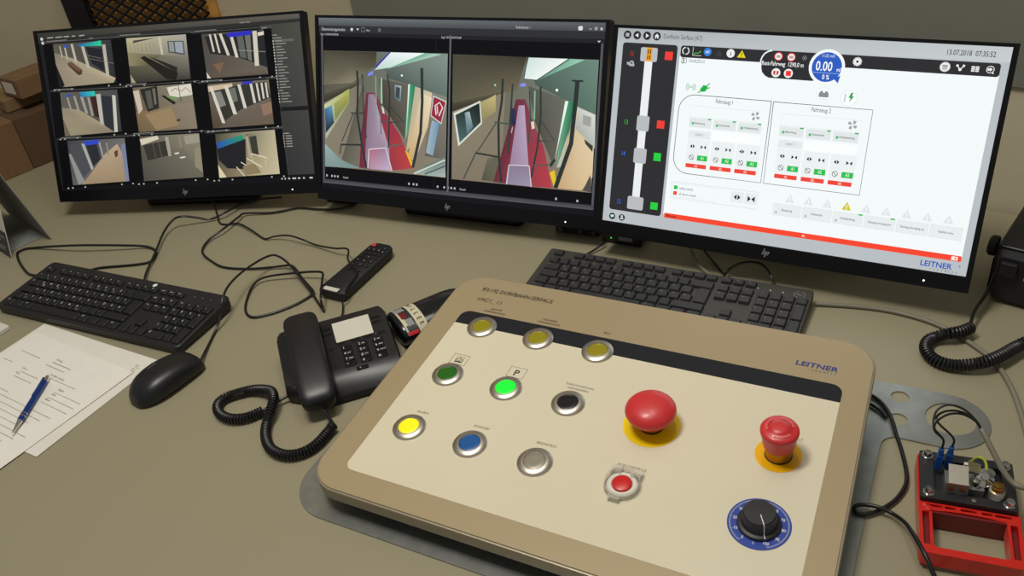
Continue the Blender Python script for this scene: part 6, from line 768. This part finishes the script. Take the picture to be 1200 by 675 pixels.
# ------------------------------------------------------------------ cardboard boxes at the far left
def carton(label, loc, rz, w, d, h, mtl, sticker=False):
    t = thing('cardboard_box', label, 'box', loc, rz)
    m = MB().prism(rrect(0, 0, w, d, .003, 2), .0005, h, .0015); b = link('carton', m.mesh(), mtl, t)
    m = MB().box(.0, d*.46, h+.0002, w, d*.54, h+.0006); link('tape', m.mesh(), M['card_light'], t)
    if sticker:
        m = MB().prism(rrect(-.0, -.0, .05, .028, .001, 2), 0, .0006); link('shipping_label', m.mesh(), M['sticker'], b, loc=sticker[0], rot=sticker[1], label='white shipping label')
    return t
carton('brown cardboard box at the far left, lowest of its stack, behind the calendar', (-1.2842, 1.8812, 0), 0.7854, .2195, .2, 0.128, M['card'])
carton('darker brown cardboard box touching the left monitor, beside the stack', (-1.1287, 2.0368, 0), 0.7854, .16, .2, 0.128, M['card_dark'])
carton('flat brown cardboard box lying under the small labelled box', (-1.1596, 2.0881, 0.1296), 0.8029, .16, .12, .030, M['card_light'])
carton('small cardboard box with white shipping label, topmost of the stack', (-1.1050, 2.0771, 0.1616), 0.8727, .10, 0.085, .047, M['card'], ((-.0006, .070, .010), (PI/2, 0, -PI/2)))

# ------------------------------------------------------------------ control panel
PM4 = Matrix(((0.858412, 0.511728, -0.035553, -0.026561), (-0.512961, 0.856347, -0.059496, 0.889643), (0.0, 0.06931, 0.997595, 0.060485), (0, 0, 0, 1)))
cp = thing('control_panel', 'raised beige control panel with round push buttons, two emergency stops and a blue dial', 'control panel', matrix=PM4)
bpy.context.view_layer.update()
U0, U1, V0, V1 = -.1775, .4445, -.2245, .2185
def sk(pts): return [(u-(.026*v+.002)*(u+.18)/.62 if u > -.1 else u, v) for u, v in pts]
m = MB().prism(sk(rrect(U0, V0, U1, V1, .046, 10)), -.020, -.0016, .0012); link('frame', m.mesh(), M['frame_side'], cp)
m = MB().prism(sk(rrect(U0+.0028, V0+.0028, U1-.0028, V1-.0028, .0435, 10)), -.0016, 0, .0005); link('bezel', m.mesh(), M['frame'], cp, label='beige metallic border')
m = MB().prism(sk(rrect(-.1365, -.1888, .4115, .133, (.012, .012, .014, .014), 6)), 0, .0003); fc = link('face_plate', m.mesh(), M['face'], cp, label='cream glossy face')
m = MB().prism(sk(rrect(-.1365, .1035, .4115, .133, (.0002, .0002, .014, .014), 6)), .0003, .00045); link('header_strip', m.mesh(), M['strip'], cp, label='dark grey strip along the top')
bot = lambda u, v: -(PM4.translation.z+PM4[2][1]*v)/PM4[2][2]+.0025
m = MB(); r0 = rrect(U0+.03, V0+.02, U1-.03, V1-.03, .03, 6)
m.loft([[(u, v, bot(u, v)) for u, v in r0], [(u, v, -.019) for u, v in r0]]); link('enclosure', m.mesh(), M['under'], cp, label='dark box under the panel')
# printed words and signs
m = MB(); Z = .00035
add_text(m, 'IF3-192 DORFBAHN-SERFAUS', -.1325, .1825, .0118, Z, width=.119, bold=.008)
add_text(m, '+MC1_ 11', -.1305, .1585, .0118, Z, width=.042)
def two(a, b, x, y, s=.0052):
    add_text(m, a, x, y, s, Z, 'c', .95); add_text(m, b, x, y-s*1.25, s, Z, 'c', .95)
two('LEICHTE', 'VORWARNUNG', -.0885, .1445); two('SCHWERE', 'VORWARNUNG', .0005, .1445)
add_text(m, 'RDY', .0895, .1415, .0054, Z, 'c', .9)
two('TÜRSCHLIESSUNG', 'VERHINDERN', .0925, .0325)
add_text(m, 'ALARM', -.0875, -.0755, .0056, Z, 'c', .95); add_text(m, 'ANWURF', .001, -.0745, .0056, Z, 'c', .95)
add_text(m, 'BREMSTEST', .0925, -.0745, .0056, Z, 'c', .95); add_text(m, 'AUSLÖSESPULE', .2035, -.0745, .0056, Z, 'c', .95)
add_text(m, 'NOTHALT', .366, .028, .0056, Z, 'c', .95)
for cx in (-.0895, .0005):
    s = .0125; w = .0003
    for x0, y0, x1, y1 in ((-s, -s*.8, s, -s*.8+2*w), (-s, s*.8-2*w, s, s*.8), (-s, -s*.8, -s+2*w, s*.8), (s-2*w, -s*.8, s, s*.8)): m.add([(cx+x0, .0325+y0, Z), (cx+x1, .0325+y0, Z), (cx+x1, .0325+y1, Z), (cx+x0, .0325+y1, Z)], [(0, 1, 2, 3)])
add_text(m, 'P', .0005, .0268, .0155, Z, 'c', 1, bold=.02)
def q(x0, y0, x1, y1): m.add([(-.0895+x0, .0325+y0, Z), (-.0895+x1, .0325+y0, Z), (-.0895+x1, .0325+y1, Z), (-.0895+x0, .0325+y1, Z)], [(0, 1, 2, 3)])
q(-.006, -.006, .006, -.0035); q(-.006, -.0028, -.0045, .001); q(-.0028, -.0028, .0028, -.002); q(.0045, -.0028, .006, .001); q(-.006, .001, .006, .0018); q(-.0006, .0018, .0006, .0048); q(-.007, .0046, .008, .0053); q(-.0028, -.002, -.0022, .001); q(.0022, -.002, .0028, .001)
link('lettering', m.mesh(fix=False), M['dark_print'], cp)
m = MB(); add_text(m, 'LEITNER', .3425, .1555, .0118, Z, width=.053, bold=.02, slant=.08)
for i, ch in enumerate('ropeways'): add_text(m, ch, .360+i*.0046, .1495, .0048, Z, 'l', .9)
link('company_logo', m.mesh(fix=False), M['blue_print'], cp, label='blue company lettering')
# push buttons
bez = MB().lathe([(.0222, 0), (.0222, .0016), (.0212, .0028), (.0155, .0046), (.0142, .0046), (.0134, .0036), (.0132, .001)], 48)
bezm = bez.mesh(); capm = MB().lathe([(.0133, .001), (.0133, .0034), (.0125, .0039), (.006, .0036), (.0001, .0035)], 40).mesh()
CAPS = {'dim_yellow': mat('dim_yellow_lens', '8f8412', .3, noise=.04, nscale=90, emit=.06), 'dark_green': mat('dark_green_lens', '1f6414', .3, noise=.04, nscale=90, emit=.03), 'lit_green': mat('lit_green_lens', '10e832', .3, noise=.05, nscale=120, emit=.75),
        'black': mat('black_lens', '14141a', .3, noise=.04), 'lit_yellow': mat('lit_yellow_lens', 'e6dc18', .3, noise=.05, nscale=120, emit=.45), 'blue': mat('blue_lens', '1c5698', .3, noise=.05, nscale=90, emit=.05), 'clear': mat('clear_grey_lens', '9a9282', .35, metal=.3, noise=.05, nscale=90), 'red': mat('red_lens', 'c41c1c', .35, noise=.05, nscale=90, emit=.1)}
PB = [(-.0905, .1035, 'dim_yellow', 'unlit yellow button, left on the dark strip'), (0, .1035, 'dim_yellow', 'unlit yellow button, middle on the dark strip'), (.0905, .1035, 'dim_yellow', 'unlit yellow button, right on the dark strip'),
      (-.0905, 0, 'dark_green', 'dark green button below the pictogram square'), (0, 0, 'lit_green', 'glowing green button below the P square'), (.0905, 0, 'black', 'black button'),
      (-.0905, -.1032, 'lit_yellow', 'glowing yellow ALARM button'), (0, -.1032, 'blue', 'blue ANWURF button'), (.0905, -.1032, 'clear', 'clear grey BREMSTEST button')]
for x, y, c, lb_ in PB:
    b = link('push_button', bezm.copy(), M['chrome'], cp, loc=(x, y, .0003), label=lb_, smooth=True)
    link('button_lens', capm.copy(), CAPS[c], b, smooth=True)
# red trip button with a clear shroud
RB = (.2022, -.1022, .0003)
m = MB().lathe([(.0182, 0), (.0182, .003), (.0165, .0045), (.0125, .0045), (.0115, .002)], 40); b = link('push_button', m.mesh(), M['lens_white'], cp, loc=RB, label='red trip button in a pale ring', smooth=True)
m = MB().lathe([(.0112, .001), (.0112, .0056), (.0102, .0062), (.0001, .006)], 36); link('button_lens', m.mesh(), CAPS['red'], b, smooth=True)
m = MB().ring([(.0185, 0), (.0215, 0), (.0215, .009), (.0200, .010), (.0188, .009)], 44)
m.box(-.019, .012, 0, -.006, .0225, .0085); m.box(.006, .012, 0, .019, .0225, .0085); m.box(-.009, -.0255, 0, .005, -.0195, .007)
link('clear_shroud', m.mesh(), M['clear'], b, label='clear plastic shroud')
# emergency stops
def estop(x, y, disc_r, disc_m, neck_r, neck_h, head, label, marks):
    d = MB().lathe([(disc_r, 0), (disc_r, .0004), (.0001, .0005)], 56); dd = link('emergency_stop', d.mesh(), disc_m, cp, loc=(x, y, .00032), label=label)
    m = MB().lathe([(neck_r*1.05, .0004), (neck_r*1.05, .0016), (neck_r, .002)], 40); link('seal_ring', m.mesh(), M['matte_black'], dd, smooth=True)
    m = MB().lathe([(neck_r, .0016), (neck_r, neck_h), (neck_r*.6, neck_h+.002)], 40); link('neck', m.mesh(), M['amber_metal'], dd, smooth=True, label='yellow tinted neck')
    m = MB().lathe(head, 56); h = link('mushroom_head', m.mesh(), M['red'], dd, smooth=True, angle=50, label='red mushroom head')
    m = MB(); marks(m)
    if m.v: link('head_print', m.mesh(fix=False), M['red_mark'], h)
def marks1(m): pass
estop(.2040, -.0025, .0355, M['yellow_disc'], .0148, .012, [(.0148, .0105), (.0200, .0122), (.0262, .0172), (.0302, .0232), (.0313, .0268), (.0311, .0290), (.0300, .0316), (.0275, .0346), (.0225, .0378), (.0160, .0399), (.0080, .0412), (.0001, .0415)], 'large emergency stop on a yellow disc', marks1)
def marks2(m):
    R = .0150
    for k in range(3):
        a0 = k*2*PI/3+.3; vs = []
        for i in range(9):
            a = a0+i/8*1.3
            for r, z in ((R-.0018, .0466), (R+.0012, .0458)): vs.append((r*math.cos(a), r*math.sin(a), z+.0003))
        m.add(vs, [(2*i, 2*i+1, 2*i+3, 2*i+2) for i in range(8)])
estop(.3565, -.0005, .0265, M['amber_disc'], .0150, .019, [(.0150, .0165), (.0176, .0175), (.0182, .0200), (.0200, .0330), (.0216, .0395), (.0217, .0420), (.0206, .0440), (.0175, .0452), (.0120, .0462), (.0112, .0474), (.0060, .0482), (.0001, .0484)], 'smaller emergency stop on an amber disc', marks2)
# speed dial
DX, DY = .3588, -.1022
m = MB().lathe([(.0338, 0), (.0338, .0005), (.0001, .0006)], 64); dl = link('dial', m.mesh(), M['blue_disc'], cp, loc=(DX, DY, .00032), label='blue dial plate with white scale')
m = MB(); A0, A1 = (4.2047, -1.0739)
for i in range(101):
    a = A0+(A1-A0)*i/100; l = .0026 if i % 10 == 0 else .0013; w = .00016
    c, s = math.cos(a), math.sin(a); r0, r1 = .0312-l, .0312
    m.add([(r0*c-w*s, r0*s+w*c, .0008), (r1*c-w*s, r1*s+w*c, .0008), (r1*c+w*s, r1*s-w*c, .0008), (r0*c+w*s, r0*s-w*c, .0008)], [(0, 1, 2, 3)])
    if i % 10 == 0: add_text(m, str(i), .0258*c, .0258*s-.0019, .0054, .0008, 'c', .85, bold=.015)
vs = []
for i in range(61):
    a = A0+(A1-A0)*i/60
    for r in (.0311, .0314): vs.append((r*math.cos(a), r*math.sin(a), .0008))
m.add(vs, [(2*i, 2*i+1, 2*i+3, 2*i+2) for i in range(60)])
pa = (A0+A1)/2+PI; add_text(m, '%', .0262*math.cos(pa), .0262*math.sin(pa)-.0016, .0044, .0008, 'c', .85)
link('scale', m.mesh(fix=False), M['white_print'], dl)
m = MB().lathe([(.0232, .0007), (.0236, .0025), (.0225, .0042), (.0192, .005), (.0186, .0065), (.0176, .0195), (.0164, .0207), (.0001, .0210)], 56); kn = link('knob', m.mesh(), M['knob'], dl, smooth=True)
m = MB(); mk = -1.0734; w = .0005; c, s = math.cos(mk), math.sin(mk)
P3 = [(.004, .0213), (.0166, .0211), (.0180, .0194), (.0190, .0066), (.0197, .0054), (.0232, .0044)]
vs = []
for r, z in P3: vs += [(r*c-w*s, r*s+w*c, z), (r*c+w*s, r*s-w*c, z)]
m.add(vs, [(2*i, 2*i+1, 2*i+3, 2*i+2) for i in range(len(P3)-1)]); link('pointer', m.mesh(fix=False), M['white_print'], kn, label='white pointer line')

# ------------------------------------------------------------------ steel plate below the panel
pt = thing('steel_plate', 'flat galvanised steel plate under the control panel with a rounded arm and round holes', 'metal plate', (-0.0266, 0.8896, 0), -0.5386)
def arc(cx, cy, r, a0, a1, n=10): return [(cx+r*math.cos(a0+(a1-a0)*i/n), cy+r*math.sin(a0+(a1-a0)*i/n)) for i in range(n+1)]
out = [(-.165, .15), (-.165, -.02), (-.200, -.09), (-.216, -.13)]+arc(-.152, -.174, .064, PI, 1.5*PI)+[(.40, -.238)]+arc(.44, -.218, .018, -PI/2, 0)
out += [(.4585, .115)]+arc(.4785, .117, .020, PI, PI/2, 8)+arc(.527, .188, .0510, -PI/2, PI/2, 20)+[(.45, .239), (.2, .2), (-.1, .19)]
hol = [circle(.0115, 28, .4700, .2145), circle(.0115, 28, .4725, .1700), circle(.0295, 40, .5320, .1920)]
link('plate', plate_mesh(out, hol, .0003, .0022), M['steel'], pt)

# ------------------------------------------------------------------ red emergency handle with its switch, front right
dv = thing('emergency_handle', 'red emergency handle unit with a black back plate and an open switch', 'emergency handle', (0.4642, 0.6226, 0), -0.4227)
# local x right, y away; black plate spans y 0 .. .074, red handle y -.078 .. 0
DW = .0485
m = MB().prism(rrect(-DW-.0015, -.002, DW+.0015, .0755, .003, 3), .002, .025); link('red_base', m.mesh(), M['red_handle'], dv, label='red body under the black plate')
hole = rrect(-.034, .012, .036, .062, .006, 4)
m = MB().prism(rrect(-.036, .010, .038, .064, .005, 4), .0251, .0258); link('recess', m.mesh(), M['matte_black'], dv)
me = plate_mesh(rrect(-DW, 0, DW, .074, .003, 4), [hole], .0252, .0325); pl_ = link('mounting_plate', me, M['dev_black'], dv, label='black mounting plate')
screw = MB().lathe([(.0062, 0), (.0062, .0012), (.0044, .0014), (.0044, .0062), (.0038, .0070), (.0022, .0070), (.0020, .0045), (.0001, .0045)], 20).mesh()
for x, y in ((-.040, .066), (.040, .066), (-.040, .008), (.040, .008)): link('screw', screw.copy(), M['bright_chrome'], pl_, loc=(x, y, .0325), smooth=True, label='shiny socket screw')
m = MB().lathe([(.0022, 0), (.0022, .0006), (.0001, .0007)], 14); link('rivet', m.mesh(), M['chrome'], pl_, loc=(.005, .006, .0325))
# red handle: frame with walls that drop to the desk
hf = MB(); H0, H1 = .0075, .0275
o = [(-DW-.002, -.002), (DW+.002, -.002), (DW+.001, -.068), (DW-.003, -.0735), (-DW+.003, -.0735), (-DW-.001, -.068)]
i_ = [(-DW+.0118, -.0135), (-.02, -.0112), (0, -.0105), (.02, -.0112), (DW-.0118, -.0135), (DW-.0122, -.0610), (DW-.0145, -.0640), (-DW+.0145, -.0640), (-DW+.0122, -.0610)]
slots = [[(-DW+.0018, -.016), (-DW+.0088, -.016), (-DW+.0090, -.062), (-DW+.0028, -.062)], [(DW-.0088, -.016), (DW-.0018, -.016), (DW-.0028, -.062), (DW-.0090, -.062)]]
for x0, x1 in ((-.042, -.026), (-.0235, -.013), (-.008, .008), (.013, .0235), (.026, .042)): slots.append([(x0, -.0075), (x1, -.0075), (x1, -.0045), (x0, -.0045)])
me = plate_mesh(o, [i_]+slots, H0, H1); hd_ = link('handle', me, M['red_handle'], dv, label='red handle frame')
m = MB()
for s in slots: m.prism(s, H0+.001, H1-.008)
link('slot_floor', m.mesh(), M['red_dark'], hd_)
m = MB().box(-DW+.012, -.0150, .0015, DW-.012, -.0120, .0262); link('inner_wall', m.mesh(), M['red_dark'], hd_)
m = MB().lathe([(.0042, 0), (.0042, .0015), (.002, .002), (.0001, .0022)], 16); link('screw', m.mesh(), M['red_handle'], hd_, loc=(-DW+.0085, -.0110, H1-.0002))
DZ = -.0125
# switch block in the opening
m = MB().box(-.024, .016, .030, -.001, .040, .0520); m.box(-.024, .012, .030, -.001, .0165, .0600); m.box(-.001, .020, .030, .016, .045, .048)
link('switch_housing', m.mesh(), M['steel'], dv, loc=(0, 0, DZ))
m = MB()
m.add([(-.022, .0115, .060), (-.002, .0115, .060), (-.002, .036, .0655), (-.022, .036, .0655), (-.022, .0115, .0612), (-.002, .0115, .0612), (-.002, .036, .0667), (-.022, .036, .0667)], BX)
m.add([(-.002, .030, .0655), (.013, .038, .056), (.013, .052, .056), (-.002, .046, .066), (-.002, .030, .0667), (.013, .038, .0572), (.013, .052, .0572), (-.002, .046, .0672)], BX)
link('switch_cover', m.mesh(), M['chrome'], dv, loc=(0, 0, DZ))
for x in (-.019, -.007):
    m = MB().lathe([(.0026, 0), (.0026, .0012), (.0001, .0018)], 14, Matrix.Translation((x, .0118, .053)) @ Matrix.Rotation(PI/2, 4, 'X')); link('brass_screw', m.mesh(), M['brass'], dv, loc=(0, 0, DZ))
m = MB().lathe([(.0082, 0), (.0082, .002), (.0074, .003), (.0082, .0045), (.0074, .006), (.0082, .0075), (.0074, .009), (.0082, .0105), (.0074, .012), (.0082, .0135), (.006, .014), (.0001, .0142)], 24); sp_ = link('spring', m.mesh(), M['chrome'], dv, loc=(.0275, .019, .041+DZ), smooth=True, label='steel spring')
m = MB().lathe([(.0062, .014), (.0062, .0185), (.0052, .0195), (.0052, .0215), (.0001, .022)], 20); link('brass_cap', m.mesh(), M['brass'], sp_, smooth=True, label='brass cap')
m = MB().lathe([(.0105, 0), (.0105, .004), (.004, .007), (.004, .012), (.0001, .012)], 22, Matrix.Translation((.0155, .036, .0505)) @ Matrix.Rotation(.5, 4, 'X')); m.lathe([(.004, 0), (.004, .010), (.0001, .011)], 18, Matrix.Translation((.007, .026, .047))); m.lathe([(.0075, 0), (.0075, .0016), (.0001, .0018)], 20, Matrix.Translation((.020, .044, .053)))
link('contact_lever', m.mesh(), M['bright_chrome'], dv, loc=(0, 0, DZ), smooth=True)
for x, y in ((-.0300, .048), (-.0195, .053)):
    m = MB().box(x-.0035, y-.0035, .046, x+.0035, y+.0035, .066); m.lathe([(.003, .066), (.003, .076), (.0001, .0765)], 14, Matrix.Translation((x, y, 0))); link('terminal', m.mesh(), M['blue_plastic'], dv, loc=(0, 0, DZ), label='blue crimp terminal')
m = MB().box(-.005, .043, .050, .001, .047, .062); link('white_tag', m.mesh(), M['white_pad'], dv, loc=(0, 0, DZ))
def dpt(*p): return [tuple(a) for a in p]
m = MB().tube(spline(dpt((.004, .060, .052), (.010, .058, .062), (.016, .052, .064), (.018, .044, .058), (.016, .038, .052)), 6), .0015, 8); link('earth_wire', m.mesh(), M['yg_wire'], dv, loc=(0, 0, DZ), smooth=True, label='yellow-green earth wire')
bpy.context.view_layer.update()
WIRES = [[(0.4962,0.6769,0.088),(0.4906,0.6825,0.098),(0.4794,0.6922,0.108),(0.4671,0.699,0.11),(0.4548,0.6981,0.106),(0.4479,0.6912,0.098),(0.4461,0.682,0.09)],[(0.4976,0.6787,0.086),(0.4921,0.6894,0.094),(0.4794,0.6968,0.1),(0.464,0.6978,0.102),(0.4539,0.6957,0.098),(0.4531,0.6889,0.094)],[(0.4969,0.6778,0.087),(0.4931,0.6822,0.094),(0.4833,0.6925,0.098),(0.4686,0.6948,0.1),(0.4544,0.6921,0.096),(0.4463,0.684,0.092)]]
for wv, (tx_, ty_) in zip(WIRES, ((-.0300, .048), (-.0195, .053), (-.0300, .048))):
    wv = wv+[tuple(dv.matrix_world @ Vector((tx_, ty_+.002, .088+DZ))), tuple(dv.matrix_world @ Vector((tx_, ty_, .074+DZ)))]
    m = MB().tube(spline(wv, 8), .0013, 8); world_part('wire', m, M['cable'], dv, label='black wire')
m = MB().tube(spline([(0.4967, 0.6796, 0.088), (0.4978, 0.6712, 0.084), (0.5014, 0.6559, 0.072), (0.5068, 0.6399, 0.058), (0.5123, 0.6299, 0.05), (0.5193, 0.622, 0.049), (0.5337, 0.6187, 0.047), (0.5591, 0.6193, 0.04)], 8), .0032, 10); world_part('cable', m, M['grey_cable'], dv, label='grey sheathed cable')

# ------------------------------------------------------------------ loose cables
def cable(pts, r, mtl, label, sub=8):
    m = MB().tube(above(spline(pts, sub), r+.0003), r, 10); return tag(link('cable', m.mesh(), mtl, smooth=True), label, 'cable')
cable([(0.4299,0.8462,0.0055),(0.4478,0.8424,0.0055),(0.4567,0.8286,0.0055),(0.4586,0.8075,0.006),(0.4561,0.7868,0.006),(0.451,0.7658,0.006),(0.4456,0.7396,0.006),(0.4382,0.712,0.006),(0.4314,0.6937,0.006),(0.4227,0.6803,0.006),(0.4062,0.6657,0.005),(0.3869,0.6556,0.005),(0.3678,0.6502,0.0055),(0.357,0.6528,0.0055),(0.3544,0.6586,0.006),(0.3587,0.6623,0.0075),(0.3675,0.6602,0.0095),(0.3797,0.6523,0.0115),(0.3911,0.6421,0.01),(0.3945,0.6221,0.018),(0.3912,0.5997,0.028),(0.3893,0.5813,0.0325),(0.389,0.5631,0.0315),(0.3912,0.5438,0.02),(0.3931,0.528,0.01)], .0024, M['cable'], 'black cable looping on the desk between the panel and the red handle')
cable([(0.4195, 0.8346, 0.0055), (0.4401, 0.8269, 0.0055), (0.4493, 0.8116, 0.0055), (0.4515, 0.8013, 0.0055), (0.4529, 0.7967, 0.005)], .0022, M['cable'], 'short black cable end coming from under the panel on the steel plate')
cable([(0.4565, 1.0548, 0.0038), (0.4687, 1.0505, 0.0038), (0.5075, 1.036, 0.0035), (0.5501, 1.0145, 0.0035), (0.587, 0.9838, 0.0035), (0.6095, 0.9531, 0.0035), (0.6256, 0.9131, 0.0035), (0.6338, 0.8729, 0.0035), (0.6292, 0.8271, 0.0035), (0.6157, 0.7795, 0.0035), (0.5945, 0.7219, 0.0035), (0.5732, 0.6694, 0.0035)], .0034, M['grey_cable'], 'thick grey cable running in a curve from the right keyboard to the right')
cable([(0.3096, 1.24, 0.021), (0.3079, 1.2247, 0.022), (0.3075, 1.2114, 0.02), (0.3123, 1.1991, 0.01), (0.3206, 1.1816, 0.0045), (0.331, 1.1622, 0.0035), (0.3414, 1.1493, 0.0035)], .0032, M['grey_cable'], 'grey cable coming out under the right monitor behind the keyboard')
cable([(0.3298, 1.2557, 0.01), (0.3333, 1.241, 0.008), (0.3386, 1.2165, 0.005), (0.3447, 1.1864, 0.0025), (0.3485, 1.1546, 0.0022)], .0018, M['cable'], 'thin black cable beside the grey one below the right monitor')
cable([(0.174, 1.3068, 0.01), (0.1653, 1.3004, 0.009), (0.1534, 1.2939, 0.006), (0.135, 1.2832, 0.004), (0.1266, 1.2769, 0.004)], .0018, M['cable'], 'thin straight black cable at the top left corner of the right keyboard')

# ------------------------------------------------------------------ small black boxes under the monitors
def small_box(label, loc, rz, w, d, h, kind):
    t = thing('audio_box' if kind == 'k' else 'adapter_box', label, 'box', loc, rz)
    m = MB().prism(rrect(-w/2, -d/2, w/2, d/2, .004, 4), .0005, h, .0015); b = link('case', m.mesh(), M['black'], t)
    if kind == 'k':
        for x, r in ((-.03, .007), (.008, .005), (.034, .005)):
            m = MB().lathe([(r, 0), (r, .004), (r*.8, .006), (.0001, .006)], 18, Matrix.Translation((x, -d/2, h*.5)) @ Matrix.Rotation(PI/2, 4, 'X')); link('knob', m.mesh(), M['dell_body'], t, smooth=True)
    else:
        m = MB().box(-.004, -d/2-.0004, h*.45, .022, -d/2, h*.85); link('label_sticker', m.mesh(), M['cal_grey'], b)
        if kind == 'l':
            m = MB().lathe([(.0012, 0), (.0012, .0008), (.0001, .001)], 10, Matrix.Translation((-.018, -d/2, h*.6)) @ Matrix.Rotation(PI/2, 4, 'X')); link('indicator', m.mesh(), M['green_led'], b)
    return t
small_box('small black box with knobs under the right end of the middle monitor', (0.143, 1.3845, 0), -.5, .085, .05, .020, 'k')
small_box('small black box with green light and grey label under the right monitor', (0.2151, 1.3281, 0), -.55, .075, .05, .020, 'l')
small_box('small black box with grey label under the left end of the middle monitor', (-0.3157, 1.6397, 0), -.45, .07, .05, .018, 's')

# ------------------------------------------------------------------ two-way radio at the right edge
RR = -0.7693
rd = thing('two_way_radio', 'black two-way radio in a mounting bracket at the right picture edge', 'radio', (0.7052, 1.0237, 0), RR)
RW, RD, RH = .19, .15, 0.089
m = MB().prism(rrect(0, 0, RW, RD, .004, 4), .0045, RH, .003); link('case', m.mesh(), M['black'], rd)
m = MB(); m.loft([[(a, -.002, b) for a, b in rrect(.004, .006, RW-.004, RH-.004, .004, 3)], [(a, -.016, b) for a, b in rrect(.008, .009, RW-.008, RH-.009, .005, 3)]]); fr_ = link('front_panel', m.mesh(), M['matte_black'], rd)
m = MB().prism(rrect(.062, RH-.030, .13, RH-.014, .001, 2), 0, .0008); link('display', m.mesh(), M['teal'], fr_, loc=(0, -.0162, 0), rot=(PI/2, 0, 0), label='small teal display')
for i, (x, z) in enumerate(((.048, RH-.015), (.048, RH-.022), (.048, RH-.029), (.048, RH-.037), (.068, RH-.037), (.088, RH-.037), (.104, RH-.037))):
    m = MB().prism(rrect(-.004, -.0022, .004, .0022, .001, 2), 0, .002, .0004); link('button', m.mesh(), M['legend_dim'] if i in (0, 3) else M['black'], fr_, loc=(x, -.0162, z), rot=(PI/2, 0, 0))
m = MB().prism(rrect(.012, RH-.036, .034, RH-.014, .002, 3), 0, .008, .001); link('microphone_socket', m.mesh(), M['matte_black'], fr_, loc=(0, -.016, 0), rot=(PI/2, 0, 0))
m = MB().box(-.006, .02, .0008, -.003, .11, .052); m.box(-.006, .02, .0008, RW+.006, .11, .0035); m.box(RW+.003, .02, .0008, RW+.006, .11, .052); br_ = link('bracket', m.mesh(), M['mesh_frame'], rd)
m = MB().lathe([(.0145, 0), (.0155, .002), (.0155, .009), (.012, .012), (.0001, .0125)], 24, Matrix.Translation((-.006, .035, RH-.024)) @ Matrix.Rotation(-PI/2, 4, 'Y')); link('clamp_knob', m.mesh(), M['matte_black'], rd, smooth=True)
bpy.context.view_layer.update()
rp = spline([(0.6331, 0.9362, 0.015), (0.6174, 0.9297, 0.0165), (0.6011, 0.9284, 0.0165), (0.5888, 0.9316, 0.0125), (0.5731, 0.9304, 0.0085), (0.5603, 0.9175, 0.0085), (0.5557, 0.8991, 0.0085), (0.5608, 0.8829, 0.0085), (0.5746, 0.8711, 0.0095), (0.5933, 0.8636, 0.013), (0.6141, 0.8607, 0.0175), (0.6408, 0.8696, 0.0175), (0.6655, 0.882, 0.016), (0.6844, 0.8859, 0.02), (0.7103, 0.8908, 0.022)], 10)
m = MB().tube(coil_pts(above(rp, .0093), .0068, .0045, 12), .0021, 6); world_part('microphone_cord', m, M['cable'], rd)
m = MB().tube(spline([(0.7076, 1.0194, 0.04), (0.6942, 1.0043, 0.034), (0.6764, 0.9869, 0.026), (0.6565, 0.9691, 0.022), (0.6424, 0.9526, 0.018), (0.6336, 0.9388, 0.013)], 8), .0024, 8); world_part('cord_tail', m, M['cable'], rd)

# ------------------------------------------------------------------ light
def area(name, loc, target, size, size_y, power, col):
    L = bpy.data.lights.new(name, 'AREA'); L.shape = 'RECTANGLE'; L.size = size; L.size_y = size_y; L.energy = power; L.color = col
    o = bpy.data.objects.new(name, L); COL.objects.link(o); o.location = loc
    o.rotation_euler = (Vector(target)-Vector(loc)).to_track_quat('-Z', 'Y').to_euler(); return o
area('ceiling_lamp', (-.40, .80, 2.15), (-.02, 1.0, 0), .30, .55, 26, (1, .955, .86))
area('wall_fill_light', (.25, 1.15, 2.2), (.30, 1.75, .2), .30, .9, 8, (1, .955, .86))  # added fill light without a fitting, lifts the back wall
w = bpy.data.worlds.new('world'); SC.world = w; w.use_nodes = True
w.node_tree.nodes['Background'].inputs['Color'].default_value = (1.0, .97, .91, 1); w.node_tree.nodes['Background'].inputs['Strength'].default_value = .22
SC.view_settings.view_transform = 'Standard'; SC.view_settings.look = 'None'; SC.view_settings.exposure = 0; SC.view_settings.gamma = 1
